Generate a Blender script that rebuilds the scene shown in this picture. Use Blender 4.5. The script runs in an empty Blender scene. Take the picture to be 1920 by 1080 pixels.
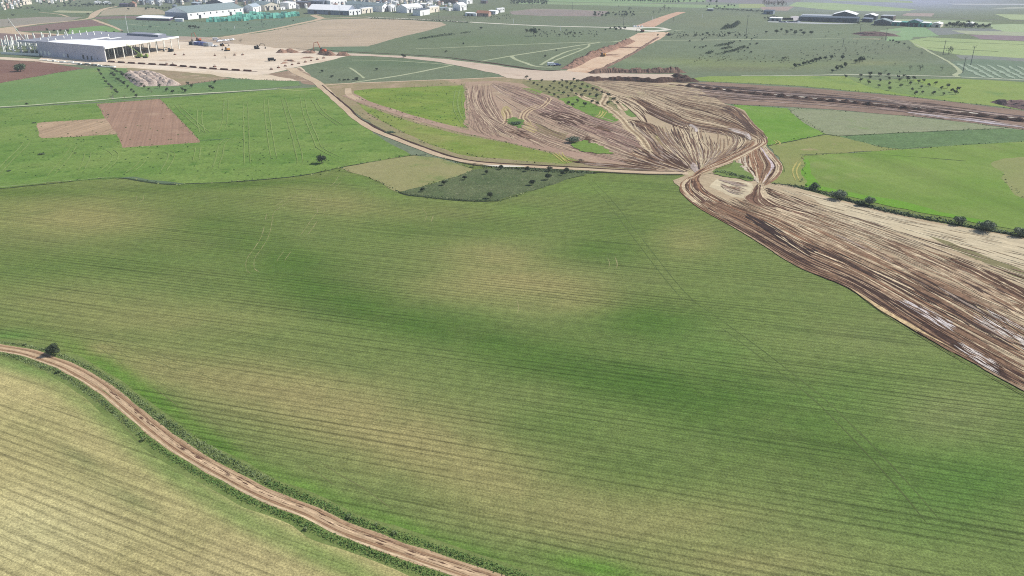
import bpy, bmesh, math, random
import numpy as np
from mathutils import Vector, Matrix

RNG = random.Random(7)
SC = bpy.context.scene
COL = SC.collection

# ------------------------------------------------------------------ camera model
CAM_H, FOC = 65.0, 1460.0            # drone height in metres, focal length in photo pixels
TILT = math.atan(615.0 / FOC)
ST, CT = math.sin(TILT), math.cos(TILT)

def at(x, y, z=0.0):
    """world point on the level plane z that the photo shows at pixel (x, y)"""
    u, v = (x - 960.0) / FOC, (y - 540.0) / FOC
    d = ST + v * CT
    t = (CAM_H - z) / d
    return Vector((u * t, (CT - v * ST) * t, z))

def mpp(y):
    """metres per photo pixel on the ground at row y"""
    return 1.0 / ((y + 75.0) * CT / CAM_H)

# ------------------------------------------------------------------ colours, materials
KALB = 1.42                          # sunlit level ground: picture = albedo * KALB
def lin(c):
    c = c / 255.0
    return c / 12.92 if c <= 0.04045 else ((c + 0.055) / 1.055) ** 2.4
def alb(c, k=1.0):
    return tuple(min(0.85, lin(x) / KALB * k) for x in c) + (1.0,)

# the air: what share of a far surface's colour is replaced by haze
HAZE_D, HAZE_L = 0.00018, (0.41, 0.47, 0.57)
def dist(x, y):
    p = at(x, y); return math.sqrt(p.x ** 2 + p.y ** 2 + CAM_H ** 2)
def unhaze(c, x, y):
    """own colour of a surface that looks like c through the air at pixel (x, y)"""
    if c is None: return None
    t = math.exp(-HAZE_D * dist(x, max(y, -40)))
    out = []
    for v, h in zip(c, HAZE_L):
        l = max(0.012, (lin(v) - h * (1 - t)) / t)
        out.append(255 * (l * 12.92 if l <= 0.0031308 else 1.055 * l ** (1 / 2.4) - 0.055))
    return tuple(out)

def new_mat(name, rough=0.95, spec=0.1):
    m = bpy.data.materials.new(name); m.use_nodes = True
    nt = m.node_tree
    b = nt.nodes['Principled BSDF']
    b.inputs['Roughness'].default_value = rough
    b.inputs['Specular IOR Level'].default_value = spec
    return m, nt, b

def N(nt, t, **kw):
    n = nt.nodes.new(t)
    for k, v in kw.items(): setattr(n, k, v)
    return n

def noise(nt, vec, scale, detail=3.0, rough=0.55):
    n = N(nt, 'ShaderNodeTexNoise')
    n.inputs['Scale'].default_value = scale
    n.inputs['Detail'].default_value = detail
    n.inputs['Roughness'].default_value = rough
    if vec is not None: nt.links.new(vec, n.inputs['Vector'])
    return n.outputs['Fac']

def remap(nt, val, a, b, c, d):
    n = N(nt, 'ShaderNodeMapRange')
    for i, x in zip(('From Min', 'From Max', 'To Min', 'To Max'), (a, b, c, d)):
        n.inputs[i].default_value = x
    nt.links.new(val, n.inputs['Value'])
    return n.outputs['Result']

def mixc(nt, fac, a, b, mode='MIX'):
    n = N(nt, 'ShaderNodeMix', data_type='RGBA', blend_type=mode, clamp_factor=True)
    for sock, v in ((n.inputs[0], fac), (n.inputs[6], a), (n.inputs[7], b)):
        if isinstance(v, (int, float)): sock.default_value = v
        elif isinstance(v, tuple): sock.default_value = v
        else: nt.links.new(v, sock)
    return n.outputs[2]

def gain(nt, col, val):
    """colour times a grey value"""
    c = N(nt, 'ShaderNodeCombineColor')
    for i in range(3): nt.links.new(val, c.inputs[i])
    return mixc(nt, 1.0, col, c.outputs[0], 'MULTIPLY')

def world_vec(nt, ang=0.0, sc=(1, 1, 1)):
    g = N(nt, 'ShaderNodeNewGeometry')
    r = N(nt, 'ShaderNodeVectorRotate', rotation_type='Z_AXIS')
    r.inputs['Angle'].default_value = -ang
    nt.links.new(g.outputs['Position'], r.inputs['Vector'])
    m = N(nt, 'ShaderNodeVectorMath', operation='MULTIPLY')
    m.inputs[1].default_value = sc
    nt.links.new(r.outputs[0], m.inputs[0])
    return m.outputs[0]

MATS = {}
def land(name, c1, c2=None, big=0.03, fine=1.2, famp=0.35, c3=None, p3=0.62, s3=0.12, attr=False,
         ang=None, along=0.02, across=1.0, samp=0.5, bump=0.25, rough=0.95, spec=0.08, rows=None):
    """ground cover: large mottling, fine grain and, when ang is given, long streaks along that direction"""
    if name in MATS: return MATS[name]
    m, nt, b = new_mat(name, rough, spec)
    L = nt.links.new
    w = world_vec(nt)
    f1 = remap(nt, noise(nt, w, big, 5.0, 0.6), 0.32, 0.68, 0, 1)
    if attr:
        a = N(nt, 'ShaderNodeAttribute', attribute_name='tint')
        base = a.outputs['Color']
        if c1 is not None:
            base = mixc(nt, remap(nt, noise(nt, w, big, 5.0, 0.62), 0.45, 0.8, 0, 0.34), base, alb(c1))
        if c2 is not None:
            base = mixc(nt, remap(nt, noise(nt, w, big * 2.7, 5.0, 0.62), 0.5, 0.8, 0, 0.34), base, alb(c2))
    else:
        base = mixc(nt, f1, alb(c1), alb(c2 or c1))
    if c3 is not None:
        f3 = remap(nt, noise(nt, w, s3, 4.0, 0.65), p3, p3 + 0.1, 0, 0.9)
        base = mixc(nt, f3, base, alb(c3))
    g = noise(nt, w, fine, 4.0, 0.7)
    base = gain(nt, base, remap(nt, g, 0.25, 0.75, 1 - famp, 1 + famp))
    mid = noise(nt, w, fine * 0.18, 3.0, 0.6)
    base = gain(nt, base, remap(nt, mid, 0.25, 0.75, 1 - famp * 0.4, 1 + famp * 0.4))
    h = g
    if ang is not None:
        w2 = world_vec(nt, ang, (along, across, 1))
        s = noise(nt, w2, 1.0, 4.0, 0.65)
        base = gain(nt, base, remap(nt, s, 0.3, 0.7, 1 - samp, 1 + samp))
        if rows is not None:
            s2 = noise(nt, world_vec(nt, ang, (0.02, 1.5, 1)), 1.0, 3.0, 0.6)
            base = gain(nt, base, remap(nt, s2, 0.34, 0.47, rows[2], 1.04))
        h = mixc(nt, 0.5, g, s)
    if rows is not None:                    # drilled rows: spacing in metres
        w3 = world_vec(nt, ang, (1, 1, 1))
        wn = N(nt, 'ShaderNodeTexWave', wave_type='BANDS', bands_direction='Y')
        wn.inputs['Scale'].default_value = 0.314 / rows[0]
        wn.inputs['Distortion'].default_value = 1.5
        wn.inputs['Detail'].default_value = 2.0
        wn.inputs['Detail Scale'].default_value = 0.15
        L(w3, wn.inputs['Vector'])
        msk = noise(nt, world_vec(nt, ang, (0.012, 0.09, 1)), 1.0, 3.0)
        amp = remap(nt, msk, 0.34, 0.62, 0.05, rows[1])
        mm = N(nt, 'ShaderNodeMath', operation='MULTIPLY'); L(remap(nt, wn.outputs['Fac'], 0, 0.36, 1, 0), mm.inputs[0]); L(amp, mm.inputs[1])
        sb = N(nt, 'ShaderNodeMath', operation='SUBTRACT'); sb.inputs[0].default_value = 1.0; L(mm.outputs[0], sb.inputs[1])
        base = gain(nt, base, sb.outputs[0])
    L(base, b.inputs['Base Color'])
    if bump:
        bp = N(nt, 'ShaderNodeBump'); bp.inputs['Strength'].default_value = bump; bp.inputs['Distance'].default_value = 0.3
        L(h, bp.inputs['Height']); L(bp.outputs[0], b.inputs['Normal'])
    MATS[name] = m
    return m

def tinted(name, fine=1.5, famp=0.25, rough=0.95, spec=0.08, attr='tint'):
    """colour comes from the mesh, with grain"""
    if name in MATS: return MATS[name]
    m, nt, b = new_mat(name, rough, spec)
    a = N(nt, 'ShaderNodeAttribute', attribute_name=attr)
    w = world_vec(nt)
    base = gain(nt, a.outputs['Color'], remap(nt, noise(nt, w, fine, 4.0, 0.7), 0.25, 0.75, 1 - famp, 1 + famp))
    base = gain(nt, base, remap(nt, noise(nt, w, fine * .25, 3.0, 0.6), 0.3, 0.7, 1 - famp * .7, 1 + famp * .7))
    nt.links.new(base, b.inputs['Base Color'])
    MATS[name] = m
    return m

def paint(name, c, rough=0.6, spec=0.3, grime=0.12, scale=0.4, k=1.0, metal=0.0):
    if name in MATS: return MATS[name]
    m, nt, b = new_mat(name, rough, spec)
    b.inputs['Metallic'].default_value = metal
    w = world_vec(nt)
    base = gain(nt, mixc(nt, 0.0, alb(c, k), alb(c, k)), remap(nt, noise(nt, w, scale, 5.0, 0.65), 0.3, 0.7, 1 - grime, 1 + grime))
    nt.links.new(base, b.inputs['Base Color'])
    MATS[name] = m
    return m

def leafmat(name, dark, light):
    if name in MATS: return MATS[name]
    m, nt, b = new_mat(name, 0.7, 0.2)
    a = N(nt, 'ShaderNodeAttribute', attribute_name='shade')
    oi = N(nt, 'ShaderNodeObjectInfo')
    f = N(nt, 'ShaderNodeMath', operation='ADD'); nt.links.new(a.outputs['Fac'], f.inputs[0])
    nt.links.new(remap(nt, oi.outputs['Random'], 0, 1, -0.2, 0.2), f.inputs[1])
    base = mixc(nt, f.outputs[0], alb(dark), alb(light))
    nt.links.new(base, b.inputs['Base Color'])
    MATS[name] = m
    return m

# ------------------------------------------------------------------ mesh helpers
def link_mesh(name, verts, faces, mat, parent=None, tint=None, smooth=False, dom='FACE', shade=None):
    me = bpy.data.meshes.new(name)
    me.from_pydata([tuple(v) for v in verts], [], faces)
    if mat is not None:
        for mm in (mat if isinstance(mat, (list, tuple)) else [mat]): me.materials.append(mm)
    if tint is not None:
        a = me.attributes.new('tint', 'FLOAT_COLOR', dom)
        a.data.foreach_set('color', np.asarray(tint, np.float32).ravel())
    if shade is not None:
        a = me.attributes.new('shade', 'FLOAT', 'FACE')
        a.data.foreach_set('value', np.asarray(shade, np.float32).ravel())
    if smooth: me.polygons.foreach_set('use_smooth', [True] * len(me.polygons))
    o = bpy.data.objects.new(name, me); COL.objects.link(o)
    if parent is not None: o.parent = parent
    return o

def tag(o, label=None, cat=None, group=None, kind=None):
    if label: o['label'] = label
    if cat: o['category'] = cat
    if group: o['group'] = group
    if kind: o['kind'] = kind
    return o

def thing(name, loc, label, cat, group=None, rz=0.0, scale=1.0):
    o = bpy.data.objects.new(name, None); COL.objects.link(o)
    o.location = loc; o.rotation_euler = (0, 0, rz); o.scale = (scale,) * 3
    o.empty_display_size = 0.5
    return tag(o, label, cat, group)

def copy_thing(src, loc, rz, scale, label, group):
    r = src.copy(); COL.objects.link(r)
    r.location = loc; r.rotation_euler = (0, 0, rz)
    r.scale = scale if isinstance(scale, tuple) else (scale,) * 3
    r['label'] = label
    if group: r['group'] = group
    for ch in list(src.children):
        c = ch.copy(); COL.objects.link(c); c.parent = r
        for g in list(ch.children):
            d = g.copy(); COL.objects.link(d); d.parent = c
    return r

class MB:
    """collects boxes, bars and prisms into one mesh"""
    def __init__(s): s.v, s.f, s.m = [], [], []
    def quad(s, a, b, c, d, mi=0):
        n = len(s.v); s.v += [a, b, c, d]; s.f.append((n, n + 1, n + 2, n + 3)); s.m.append(mi)
    def prism(s, base, z0, z1, mi=0, top=None):
        """base: list of xy (counter-clockwise); top: optional other ring"""
        n, k = len(s.v), len(base)
        s.v += [(p[0], p[1], z0) for p in base] + [(p[0], p[1], z1) for p in (top or base)]
        s.f.append(tuple(range(n + k - 1, n - 1, -1))); s.m.append(mi)
        s.f.append(tuple(range(n + k, n + 2 * k))); s.m.append(mi)
        for i in range(k):
            j = (i + 1) % k
            s.f.append((n + i, n + j, n + k + j, n + k + i)); s.m.append(mi)
    def box(s, c, d, rz=0.0, mi=0):
        ca, sa = math.cos(rz), math.sin(rz)
        r = [(c[0] + x * ca - y * sa, c[1] + x * sa + y * ca) for x, y in
             ((-d[0] / 2, -d[1] / 2), (d[0] / 2, -d[1] / 2), (d[0] / 2, d[1] / 2), (-d[0] / 2, d[1] / 2))]
        s.prism(r, c[2], c[2] + d[2], mi)
    def bar(s, a, b, r0, r1=None, n=6, mi=0):
        a, b = Vector(a), Vector(b); r1 = r0 if r1 is None else r1
        d = (b - a).normalized()
        x = d.orthogonal().normalized(); y = d.cross(x)
        k = len(s.v)
        for p, r in ((a, r0), (b, r1)):
            for i in range(n):
                t = 2 * math.pi * i / n
                s.v.append(tuple(p + (x * math.cos(t) + y * math.sin(t)) * r))
        for i in range(n):
            j = (i + 1) % n
            s.f.append((k + i, k + j, k + n + j, k + n + i)); s.m.append(mi)
        s.f.append(tuple(k + i for i in reversed(range(n)))); s.m.append(mi)
        s.f.append(tuple(k + n + i for i in range(n))); s.m.append(mi)
    def lathe(s, prof, n=16, c=(0, 0), mi=0):
        k = len(s.v)
        for r, z in prof:
            for i in range(n):
                t = 2 * math.pi * i / n
                s.v.append((c[0] + r * math.cos(t), c[1] + r * math.sin(t), z))
        for a in range(len(prof) - 1):
            for i in range(n):
                j = (i + 1) % n
                s.f.append((k + a * n + i, k + a * n + j, k + (a + 1) * n + j, k + (a + 1) * n + i)); s.m.append(mi)
    def build(s, name, mat, parent=None):
        o = link_mesh(name, s.v, s.f, mat, parent)
        if isinstance(mat, (list, tuple)): o.data.polygons.foreach_set('material_index', s.m)
        return o

# ------------------------------------------------------------------ paths and sheets
def spline(p, n):
    """Catmull-Rom through the points, n samples"""
    p = np.asarray(p, float)
    if len(p) == 2:
        return p[0] + (p[1] - p[0]) * np.linspace(0, 1, n)[:, None]
    q = np.vstack([2 * p[0] - p[1], p, 2 * p[-1] - p[-2]])
    seg = np.linalg.norm(np.diff(p, axis=0), axis=1)
    cum = np.concatenate([[0], np.cumsum(seg)])
    out = []
    for s in np.linspace(0, cum[-1], n):
        k = min(int(np.searchsorted(cum, s, 'right')) - 1, len(p) - 2); k = max(k, 0)
        t = (s - cum[k]) / max(seg[k], 1e-9)
        a, b, c, d = q[k:k + 4]
        out.append(0.5 * (2 * b + (c - a) * t + (2 * a - 5 * b + 4 * c - d) * t ** 2 + (3 * b - a - 3 * c + d) * t ** 3))
    return np.array(out)

def ground_pts(p, z=0.0):
    return np.array([at(x, y, z)[:2] for x, y in p])

def gpath(px, step=2.0, z=0.0):
    """smooth ground path through photo pixels, points about step metres apart"""
    w = ground_pts(spline(px, max(8, len(px) * 10)), z)
    L = np.linalg.norm(np.diff(w, axis=0), axis=1); cum = np.concatenate([[0], np.cumsum(L)])
    n = max(4, int(cum[-1] / step))
    s = np.linspace(0, cum[-1], n)
    return np.stack([np.interp(s, cum, w[:, 0]), np.interp(s, cum, w[:, 1])], 1)

def normals(w):
    d = np.gradient(w, axis=0)
    d /= np.maximum(np.linalg.norm(d, axis=1, keepdims=True), 1e-9)
    return np.stack([-d[:, 1], d[:, 0]], 1)

def wobble(n, amp, period, rng):
    """smooth random curve"""
    k = max(2, int(n / max(period, 1)) + 2)
    c = [rng.uniform(-1, 1) for _ in range(k)]
    return np.interp(np.linspace(0, k - 1, n), range(k), c) * amp

# how many sheets already lie on each spot, so that every new one lies 4 mm above what it covers
GX0, GY0, GS = -400, -60, 2.0
COVER = np.zeros((760, 1400), np.int16)
def cover(px):
    p = (np.asarray(px, float) - (GX0, GY0)) / GS
    x0, y0 = np.floor(p.min(0)).astype(int) - 1; x1, y1 = np.ceil(p.max(0)).astype(int) + 2
    x0, y0 = max(0, x0), max(0, y0); x1, y1 = min(COVER.shape[1], x1), min(COVER.shape[0], y1)
    if x1 <= x0 or y1 <= y0: return 0.004
    gx, gy = np.meshgrid(np.arange(x0, x1) + .5, np.arange(y0, y1) + .5)
    ins = np.zeros(gx.shape, bool)
    n = len(p)
    for i in range(n):
        (ax, ay), (bx, by) = p[i], p[(i + 1) % n]
        if ay != by:
            c = ((ay > gy) != (by > gy)) & (gx < (bx - ax) * (gy - ay) / (by - ay) + ax)
            ins ^= c
    # the outline itself and a one cell rim
    for i in range(n):
        q0, q1 = p[i], p[(i + 1) % n]; k = int(np.abs(q1 - q0).max() * 2) + 2
        for t in np.linspace(0, 1, min(k, 3000)):
            q = q0 + (q1 - q0) * t; xi, yi = int(q[0]) - x0, int(q[1]) - y0
            if -1 <= xi <= ins.shape[1] and -1 <= yi <= ins.shape[0]: ins[max(0, yi - 1):max(0, yi + 2), max(0, xi - 1):max(0, xi + 2)] = True
    sub = COVER[y0:y1, x0:x1]
    k = int(sub[ins].max()) + 1 if ins.any() else 1
    sub[ins] = k
    return k * 0.004
LAYER = [0]
def next_z(): return 0.004 * (int(COVER.max()) + 1)
def pix(p):
    """photo pixel of a ground point"""
    x, y = p[0], p[1]
    dz = y * CT + CAM_H * ST; dv = CAM_H * CT - y * ST
    return (960 + FOC * x / dz, 540 + FOC * dv / dz)

def sheet(name, px, mat, jit=0.5, label=None, cat=None, kind='structure', step=3.0, z=None):
    """a flat field or plot outlined in photo pixels, its edge slightly uneven"""
    z = cover(px) if z is None else z
    w = ground_pts(px, z)
    pts = []
    n = len(w)
    for i in range(n):
        a, b = w[i], w[(i + 1) % n]
        L = np.linalg.norm(b - a)
        k = int(min(60, max(1, L / step)))
        nn = np.array([-(b - a)[1], (b - a)[0]]) / max(L, 1e-6)
        wb = wobble(k + 1, jit, 3, RNG)
        for j in range(k):
            pts.append(a + (b - a) * j / k + nn * (wb[j] if 0 < j else 0))
    area = sum(pts[i][0] * pts[(i + 1) % len(pts)][1] - pts[(i + 1) % len(pts)][0] * pts[i][1] for i in range(len(pts)))
    if area < 0: pts.reverse()
    o = link_mesh(name, [(p[0], p[1], z) for p in pts], [tuple(range(len(pts)))], mat)
    return tag(o, label, cat, None, kind)

def strip(name, px, width, mat, off=0.0, jit=0.25, step=2.0, z=None, kind='structure', label=None, cat=None):
    """a ribbon of ground along a path: road, path, ditch; width in metres (number or per-point list)"""
    w = gpath(px, step, 0)
    n = len(w)
    wd = np.interp(np.linspace(0, 1, n), np.linspace(0, 1, len(width)), width) if isinstance(width, (list, tuple)) else np.full(n, float(width))
    nn = normals(w)
    l = w + nn * (off + wd / 2 + wobble(n, jit, 4, RNG))[:, None]
    r = w + nn * (off - wd / 2 + wobble(n, jit, 4, RNG))[:, None]
    if z is None: z = cover([pix(p) for p in l] + [pix(p) for p in r[::-1]])
    v = [(p[0], p[1], z) for p in l] + [(p[0], p[1], z) for p in r]
    f = [(n + i, n + i + 1, i + 1, i) for i in range(n - 1)]
    o = link_mesh(name, v, f, mat)
    return tag(o, label, cat, None, kind)

class Ribbons:
    """many thin wheel or plough marks kept in one mesh, every mark at its own height"""
    def __init__(s, z): s.v, s.f, s.c, s.z = [], [], [], z
    def add(s, w, width, col, taper=0.12, dz=0.00002):
        n = len(w)
        if n < 3: return
        s.z += dz
        nn = normals(w)
        t = np.linspace(0, 1, n)
        tp = np.clip(np.minimum(t, 1 - t) / max(taper, 1e-3), 0.12, 1) * width / 2 * (1 + wobble(n, .35, 3, RNG) + wobble(n, .3, 1, RNG))
        k = len(s.v)
        l, r = w + nn * tp[:, None], w - nn * tp[:, None]
        s.v += [(p[0], p[1], s.z) for p in l] + [(p[0], p[1], s.z) for p in r]
        for i in range(n - 1):
            s.f.append((k + n + i, k + n + i + 1, k + i + 1, k + i)); s.c.append(col)
    def build(s, name, mat):
        return tag(link_mesh(name, s.v, s.f, mat, tint=s.c), kind='structure')

def family(rb, rails, n, width, pal, run=(0.3, 1.0), wob=1.2, rng=RNG, bias=None, M=40, pair=0.0, taper=0.12):
    """tracks that flow between neighbouring rails (photo pixels); pal: list of (weight, sRGB)"""
    R = [spline(r, M) for r in rails]
    for _ in range(n):
        t = rng.random() if bias is None else bias(rng)
        t *= len(R) - 1
        k = min(int(t), len(R) - 2); t -= k
        tw = t + wobble(M, 0.10, 12, rng)
        p = R[k] * (1 - tw)[:, None] + R[k + 1] * tw[:, None]
        L = rng.uniform(*run); a = rng.uniform(0, 1 - L) if L < 1 else 0
        i0, i1 = int(a * (M - 1)), int((a + L) * (M - 1))
        if i1 - i0 < 3: continue
        w = gpath(p[i0:i1 + 1], 1.8, rb.z)
        if len(w) < 4: continue
        w = w + normals(w) * wobble(len(w), wob * 0.2, 8, rng)[:, None]
        c = rng.choices([x[1] for x in pal], [x[0] for x in pal])[0]
        kk = rng.uniform(0.85, 1.15)
        wd = rng.uniform(*width)
        rb.add(w, wd, alb(c, kk), taper)
        if pair and rng.random() < 0.6:
            rb.add(w + normals(w) * pair, wd, alb(c, kk), taper)

ORD = ('first second third fourth fifth sixth seventh eighth ninth tenth eleventh twelfth thirteenth fourteenth fifteenth sixteenth seventeenth eighteenth nineteenth twentieth').split()
TENS = {20: 'twenty', 30: 'thirty', 40: 'forty', 50: 'fifty', 60: 'sixty', 70: 'seventy', 80: 'eighty', 90: 'ninety'}
def ordinal(i):
    if i <= 20: return ORD[i - 1]
    t, u = i // 10 * 10, i % 10
    return (TENS[t][:-1] + 'ieth') if u == 0 else TENS[t] + '-' + ORD[u - 1]
# ------------------------------------------------------------------ ground sheets with patchy crop colours and painted far haze
def blob_grid(name, xs, ys, base, blobs, mat, z, inside=None):
    """level sheet whose crop colour changes from place to place; blobs: (x, y, rx, ry, colour, weight, tilt)"""
    X, Y = np.meshgrid(xs, ys)
    c = np.empty(X.shape + (3,)); c[:] = base
    for bl in blobs:
        x, y, rx, ry, col, wt = bl[:6]
        sl = bl[6] if len(bl) > 6 else 0.0
        dx = (X - x) / rx; dy = (Y - y - sl * (X - x)) / ry
        w = np.exp(-(dx ** 2 + dy ** 2)) * wt
        c = c * (1 - w[..., None]) + np.array(col, float) * w[..., None]
    c = c / 255.0
    l = np.where(c <= 0.04045, c / 12.92, ((c + 0.055) / 1.055) ** 2.4)
    tr = np.array([[math.exp(-HAZE_D * dist(x, max(y, -40))) for x in xs] for y in ys])[..., None]
    l = np.maximum(0.012, (l - np.array(HAZE_L) * (1 - tr)) / tr) / KALB
    tint = np.concatenate([l, np.ones(X.shape + (1,))], -1).reshape(-1, 4)
    v = [tuple(at(x, y, z)) for y in ys for x in xs]
    nx, ny = len(xs), len(ys)
    f = [(j * nx + i + nx, j * nx + i + nx + 1, j * nx + i + 1, j * nx + i) for j in range(ny - 1) for i in range(nx - 1)]
    return tag(link_mesh(name, v, f, mat, tint=tint, dom='POINT'), kind='structure')

GG = (124, 136, 114)      # grey-green rough grass of the plain
blobs_plain = [
    (1310, 118, 130, 9, (146, 156, 108), .55, .04), (1480, 122, 120, 8, (140, 152, 106), .4), (1640, 118, 60, 5, (160, 158, 112), .45),
    (1620, 95, 110, 8, (122, 130, 112), .5), (1200, 125, 60, 8, (120, 138, 108), .6), (1220, 117, 60, 5, (160, 170, 145), .35, .1),
    (1430, 35, 130, 10, (140, 148, 118), .5), (1330, 45, 50, 7, (142, 142, 112), .5), (1300, 66, 80, 6, (130, 130, 112), .5),
    (1130, 38, 120, 8, (128, 128, 122), .7), (900, 70, 160, 12, (112, 130, 104), .6), (760, 118, 130, 9, (106, 126, 102), .7),
    (760, 35, 120, 4, (140, 135, 122), .5), (980, 38, 120, 6, (128, 136, 112), .5), (100, 20, 120, 8, (112, 132, 116), .6),
    (850, 33, 50, 4, (120, 112, 112), .5), (1500, 60, 100, 8, (136, 142, 124), .6), (1600, 62, 60, 8, (128, 148, 110), .5),
    (1700, 0, 320, 26, (174, 180, 204), .97), (1420, 0, 60, 12, (158, 160, 170), .85), (1500, 70, 400, 30, (134, 146, 130), .6), (1300, 0, 300, 14, (150, 160, 154), .6), (300, -4, 700, 18, (146, 156, 154), .6), (900, 40, 900, 26, (136, 146, 134), .5), (1720, 130, 80, 10, (120, 142, 112), .6),  # bluish far patches carry distance haze in the ground colour
    (960, 100, 100, 10, (120, 130, 112), .5), (1390, 130, 90, 5, (128, 128, 108), .5), (300, 30, 200, 10, (118, 132, 112), .4),
    (420, 50, 130, 8, (110, 132, 106), .7), (1850, 115, 120, 6, (132, 142, 132), .7), (600, 0, 300, 16, (128, 132, 132), .6)]
xs = np.concatenate([np.linspace(-1500, -340, 6), np.arange(-300, 2221, 14), np.linspace(2280, 3400, 6)])
ys = np.concatenate([[-48, -44, -38, -30, -22], np.arange(-16, 150, 3.5), np.arange(152, 400, 14), [450, 600, 900, 1300, 1800]])
M_PLAIN = land('rough grass', (120, 120, 102), (104, 120, 90), big=0.012, fine=0.45, famp=0.28, c3=(84, 96, 70), p3=0.68, s3=0.22, attr=True, bump=0.4)
ground = blob_grid('ground', xs, ys, GG, blobs_plain, M_PLAIN, 0.0)

# the big drilled field in front
DEEP, MIDG, TAN = (82, 115, 54), (122, 138, 82), (170, 158, 110)
g, t = DEEP, TAN
blobs_main = [
    (1560, 800, 420, 230, (102, 132, 68), .35),
    (90, 362, 120, 9, g, .6), (420, 347, 260, 7, g, .6, -.05), (700, 352, 60, 12, (112, 146, 74), .7, .35),
    (150, 410, 190, 42, t, .7), (620, 380, 110, 26, t, .5, .1), (820, 400, 120, 18, t, .25),
    (420, 425, 120, 36, g, .45, .25), (560, 500, 120, 40, g, .6, .2), (640, 560, 130, 34, g, .66, .2), (760, 595, 160, 30, g, .66, .15),
    (900, 630, 170, 30, g, .66, .15), (1060, 690, 170, 34, g, .68, .15), (1230, 720, 170, 44, g, .74, .1),
    (300, 480, 180, 40, g, .28), (120, 560, 160, 30, t, .3), (300, 600, 220, 34, t, .45), (60, 500, 120, 26, g, .2),
    (930, 480, 110, 34, t, .62, .1), (1010, 530, 150, 30, t, .75, .1), (880, 540, 120, 30, t, .5), (1080, 570, 140, 22, t, .5),
    (850, 430, 130, 22, g, .45), (1130, 470, 90, 26, g, .55), (1190, 420, 90, 20, g, .4), (1290, 450, 70, 36, t, .5), (1260, 400, 70, 18, (126, 146, 82), .5),
    (1100, 350, 130, 18, (120, 150, 78), .6), (980, 395, 60, 14, (118, 148, 76), .5), (1240, 345, 60, 12, (122, 146, 82), .5),
    (1220, 600, 110, 44, g, .75), (1330, 660, 120, 40, (100, 138, 68), .5), (1400, 760, 190, 66, g, .62, .1), (1560, 850, 200, 70, g, .58, .15),
    (1480, 640, 110, 44, (124, 140, 84), .5), (1640, 640, 100, 40, (132, 142, 92), .5), (1560, 745, 130, 40, (104, 138, 70), .5),
    (1780, 780, 120, 60, (142, 148, 100), .6), (1840, 900, 150, 60, (88, 126, 60), .6), (1760, 960, 160, 70, (90, 128, 62), .55),
    (330, 700, 190, 40, t, .6, .2), (560, 740, 210, 60, t, .75, .2), (760, 820, 240, 70, t, .75, .2), (930, 900, 220, 60, t, .6, .2),
    (1040, 800, 90, 40, g, .3), (1000, 960, 160, 44, t, .45), (1160, 900, 160, 50, g, .35, .2), (1320, 980, 220, 60, t, .55, .1),
    (1520, 1010, 180, 60, (124, 140, 84), .5), (1420, 1060, 240, 40, t, .6), (1130, 1000, 130, 30, t, .35), (1680, 1060, 180, 40, (128, 146, 86), .5),
    (205, 690, 90, 16, (100, 142, 60), .75, .55), (300, 756, 80, 16, (98, 142, 56), .85, .62), (415, 838, 70, 18, (98, 142, 58), .8, .62),
    (560, 908, 90, 16, (104, 144, 62), .65, .42), (740, 980, 110, 16, (104, 146, 62), .75, .4), (900, 1040, 100, 16, (106, 144, 64), .6, .35), (1110, 1064, 90, 18, (100, 146, 58), .8, .2),
    (20, 628, 60, 10, (96, 140, 70), .6), (450, 640, 120, 24, (128, 140, 86), .4), (190, 655, 30, 10, t, .6)]
xs = np.concatenate([np.arange(-420, 2500, 16)])
ys = np.concatenate([np.arange(306, 520, 6), np.arange(520, 1240, 10)])
ROWANG = math.radians(90 + 73.8)
M_MAIN = land('drilled wheat', (136, 134, 90), (88, 114, 60), big=0.035, fine=3.2, famp=0.55, attr=True, ang=ROWANG, along=0.02, across=0.75, samp=0.11, bump=0.6, rows=(1.3, 0.38, .72))
main_field = blob_grid('wheat_field', xs, ys, MIDG, blobs_main, M_MAIN, .004)
COVER[int((306 - GY0) / GS):, :] = 1

# lower left field
blobs_l = [(60, 690, 160, 18, (106, 142, 68), .8, .25), (210, 790, 110, 22, (112, 142, 70), .7, .6), (330, 890, 110, 24, (112, 142, 72), .75, .6),
           (470, 980, 120, 24, (112, 140, 72), .75, .5), (620, 1050, 130, 24, (112, 140, 70), .75, .45), (180, 900, 140, 50, (150, 150, 98), .5, .3),
           (300, 1000, 150, 50, (156, 152, 104), .4), (60, 1000, 160, 90, (206, 198, 146), .8), (60, 800, 100, 40, (160, 158, 104), .5),
           (420, 1060, 140, 40, (170, 160, 116), .5), (250, 940, 40, 14, (120, 130, 84), .5, .5), (150, 860, 40, 14, (122, 132, 84), .5, .5)]
LX = [(-140, 640), (0, 664), (60, 674), (115, 694), (170, 728), (220, 770), (270, 812), (320, 850), (400, 893), (480, 934), (560, 972), (640, 1008), (760, 1055), (880, 1096), (1010, 1140)]
xs = np.linspace(0, 1, 60); cols = []
M_LOW = land('sparse wheat', (192, 180, 128), (150, 150, 96), big=0.05, fine=3.2, famp=0.55, attr=True, ang=math.radians(90 + 65), along=0.025, across=0.8, samp=0.13, bump=0.6, rows=(1.25, 0.30, .72))
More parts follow.
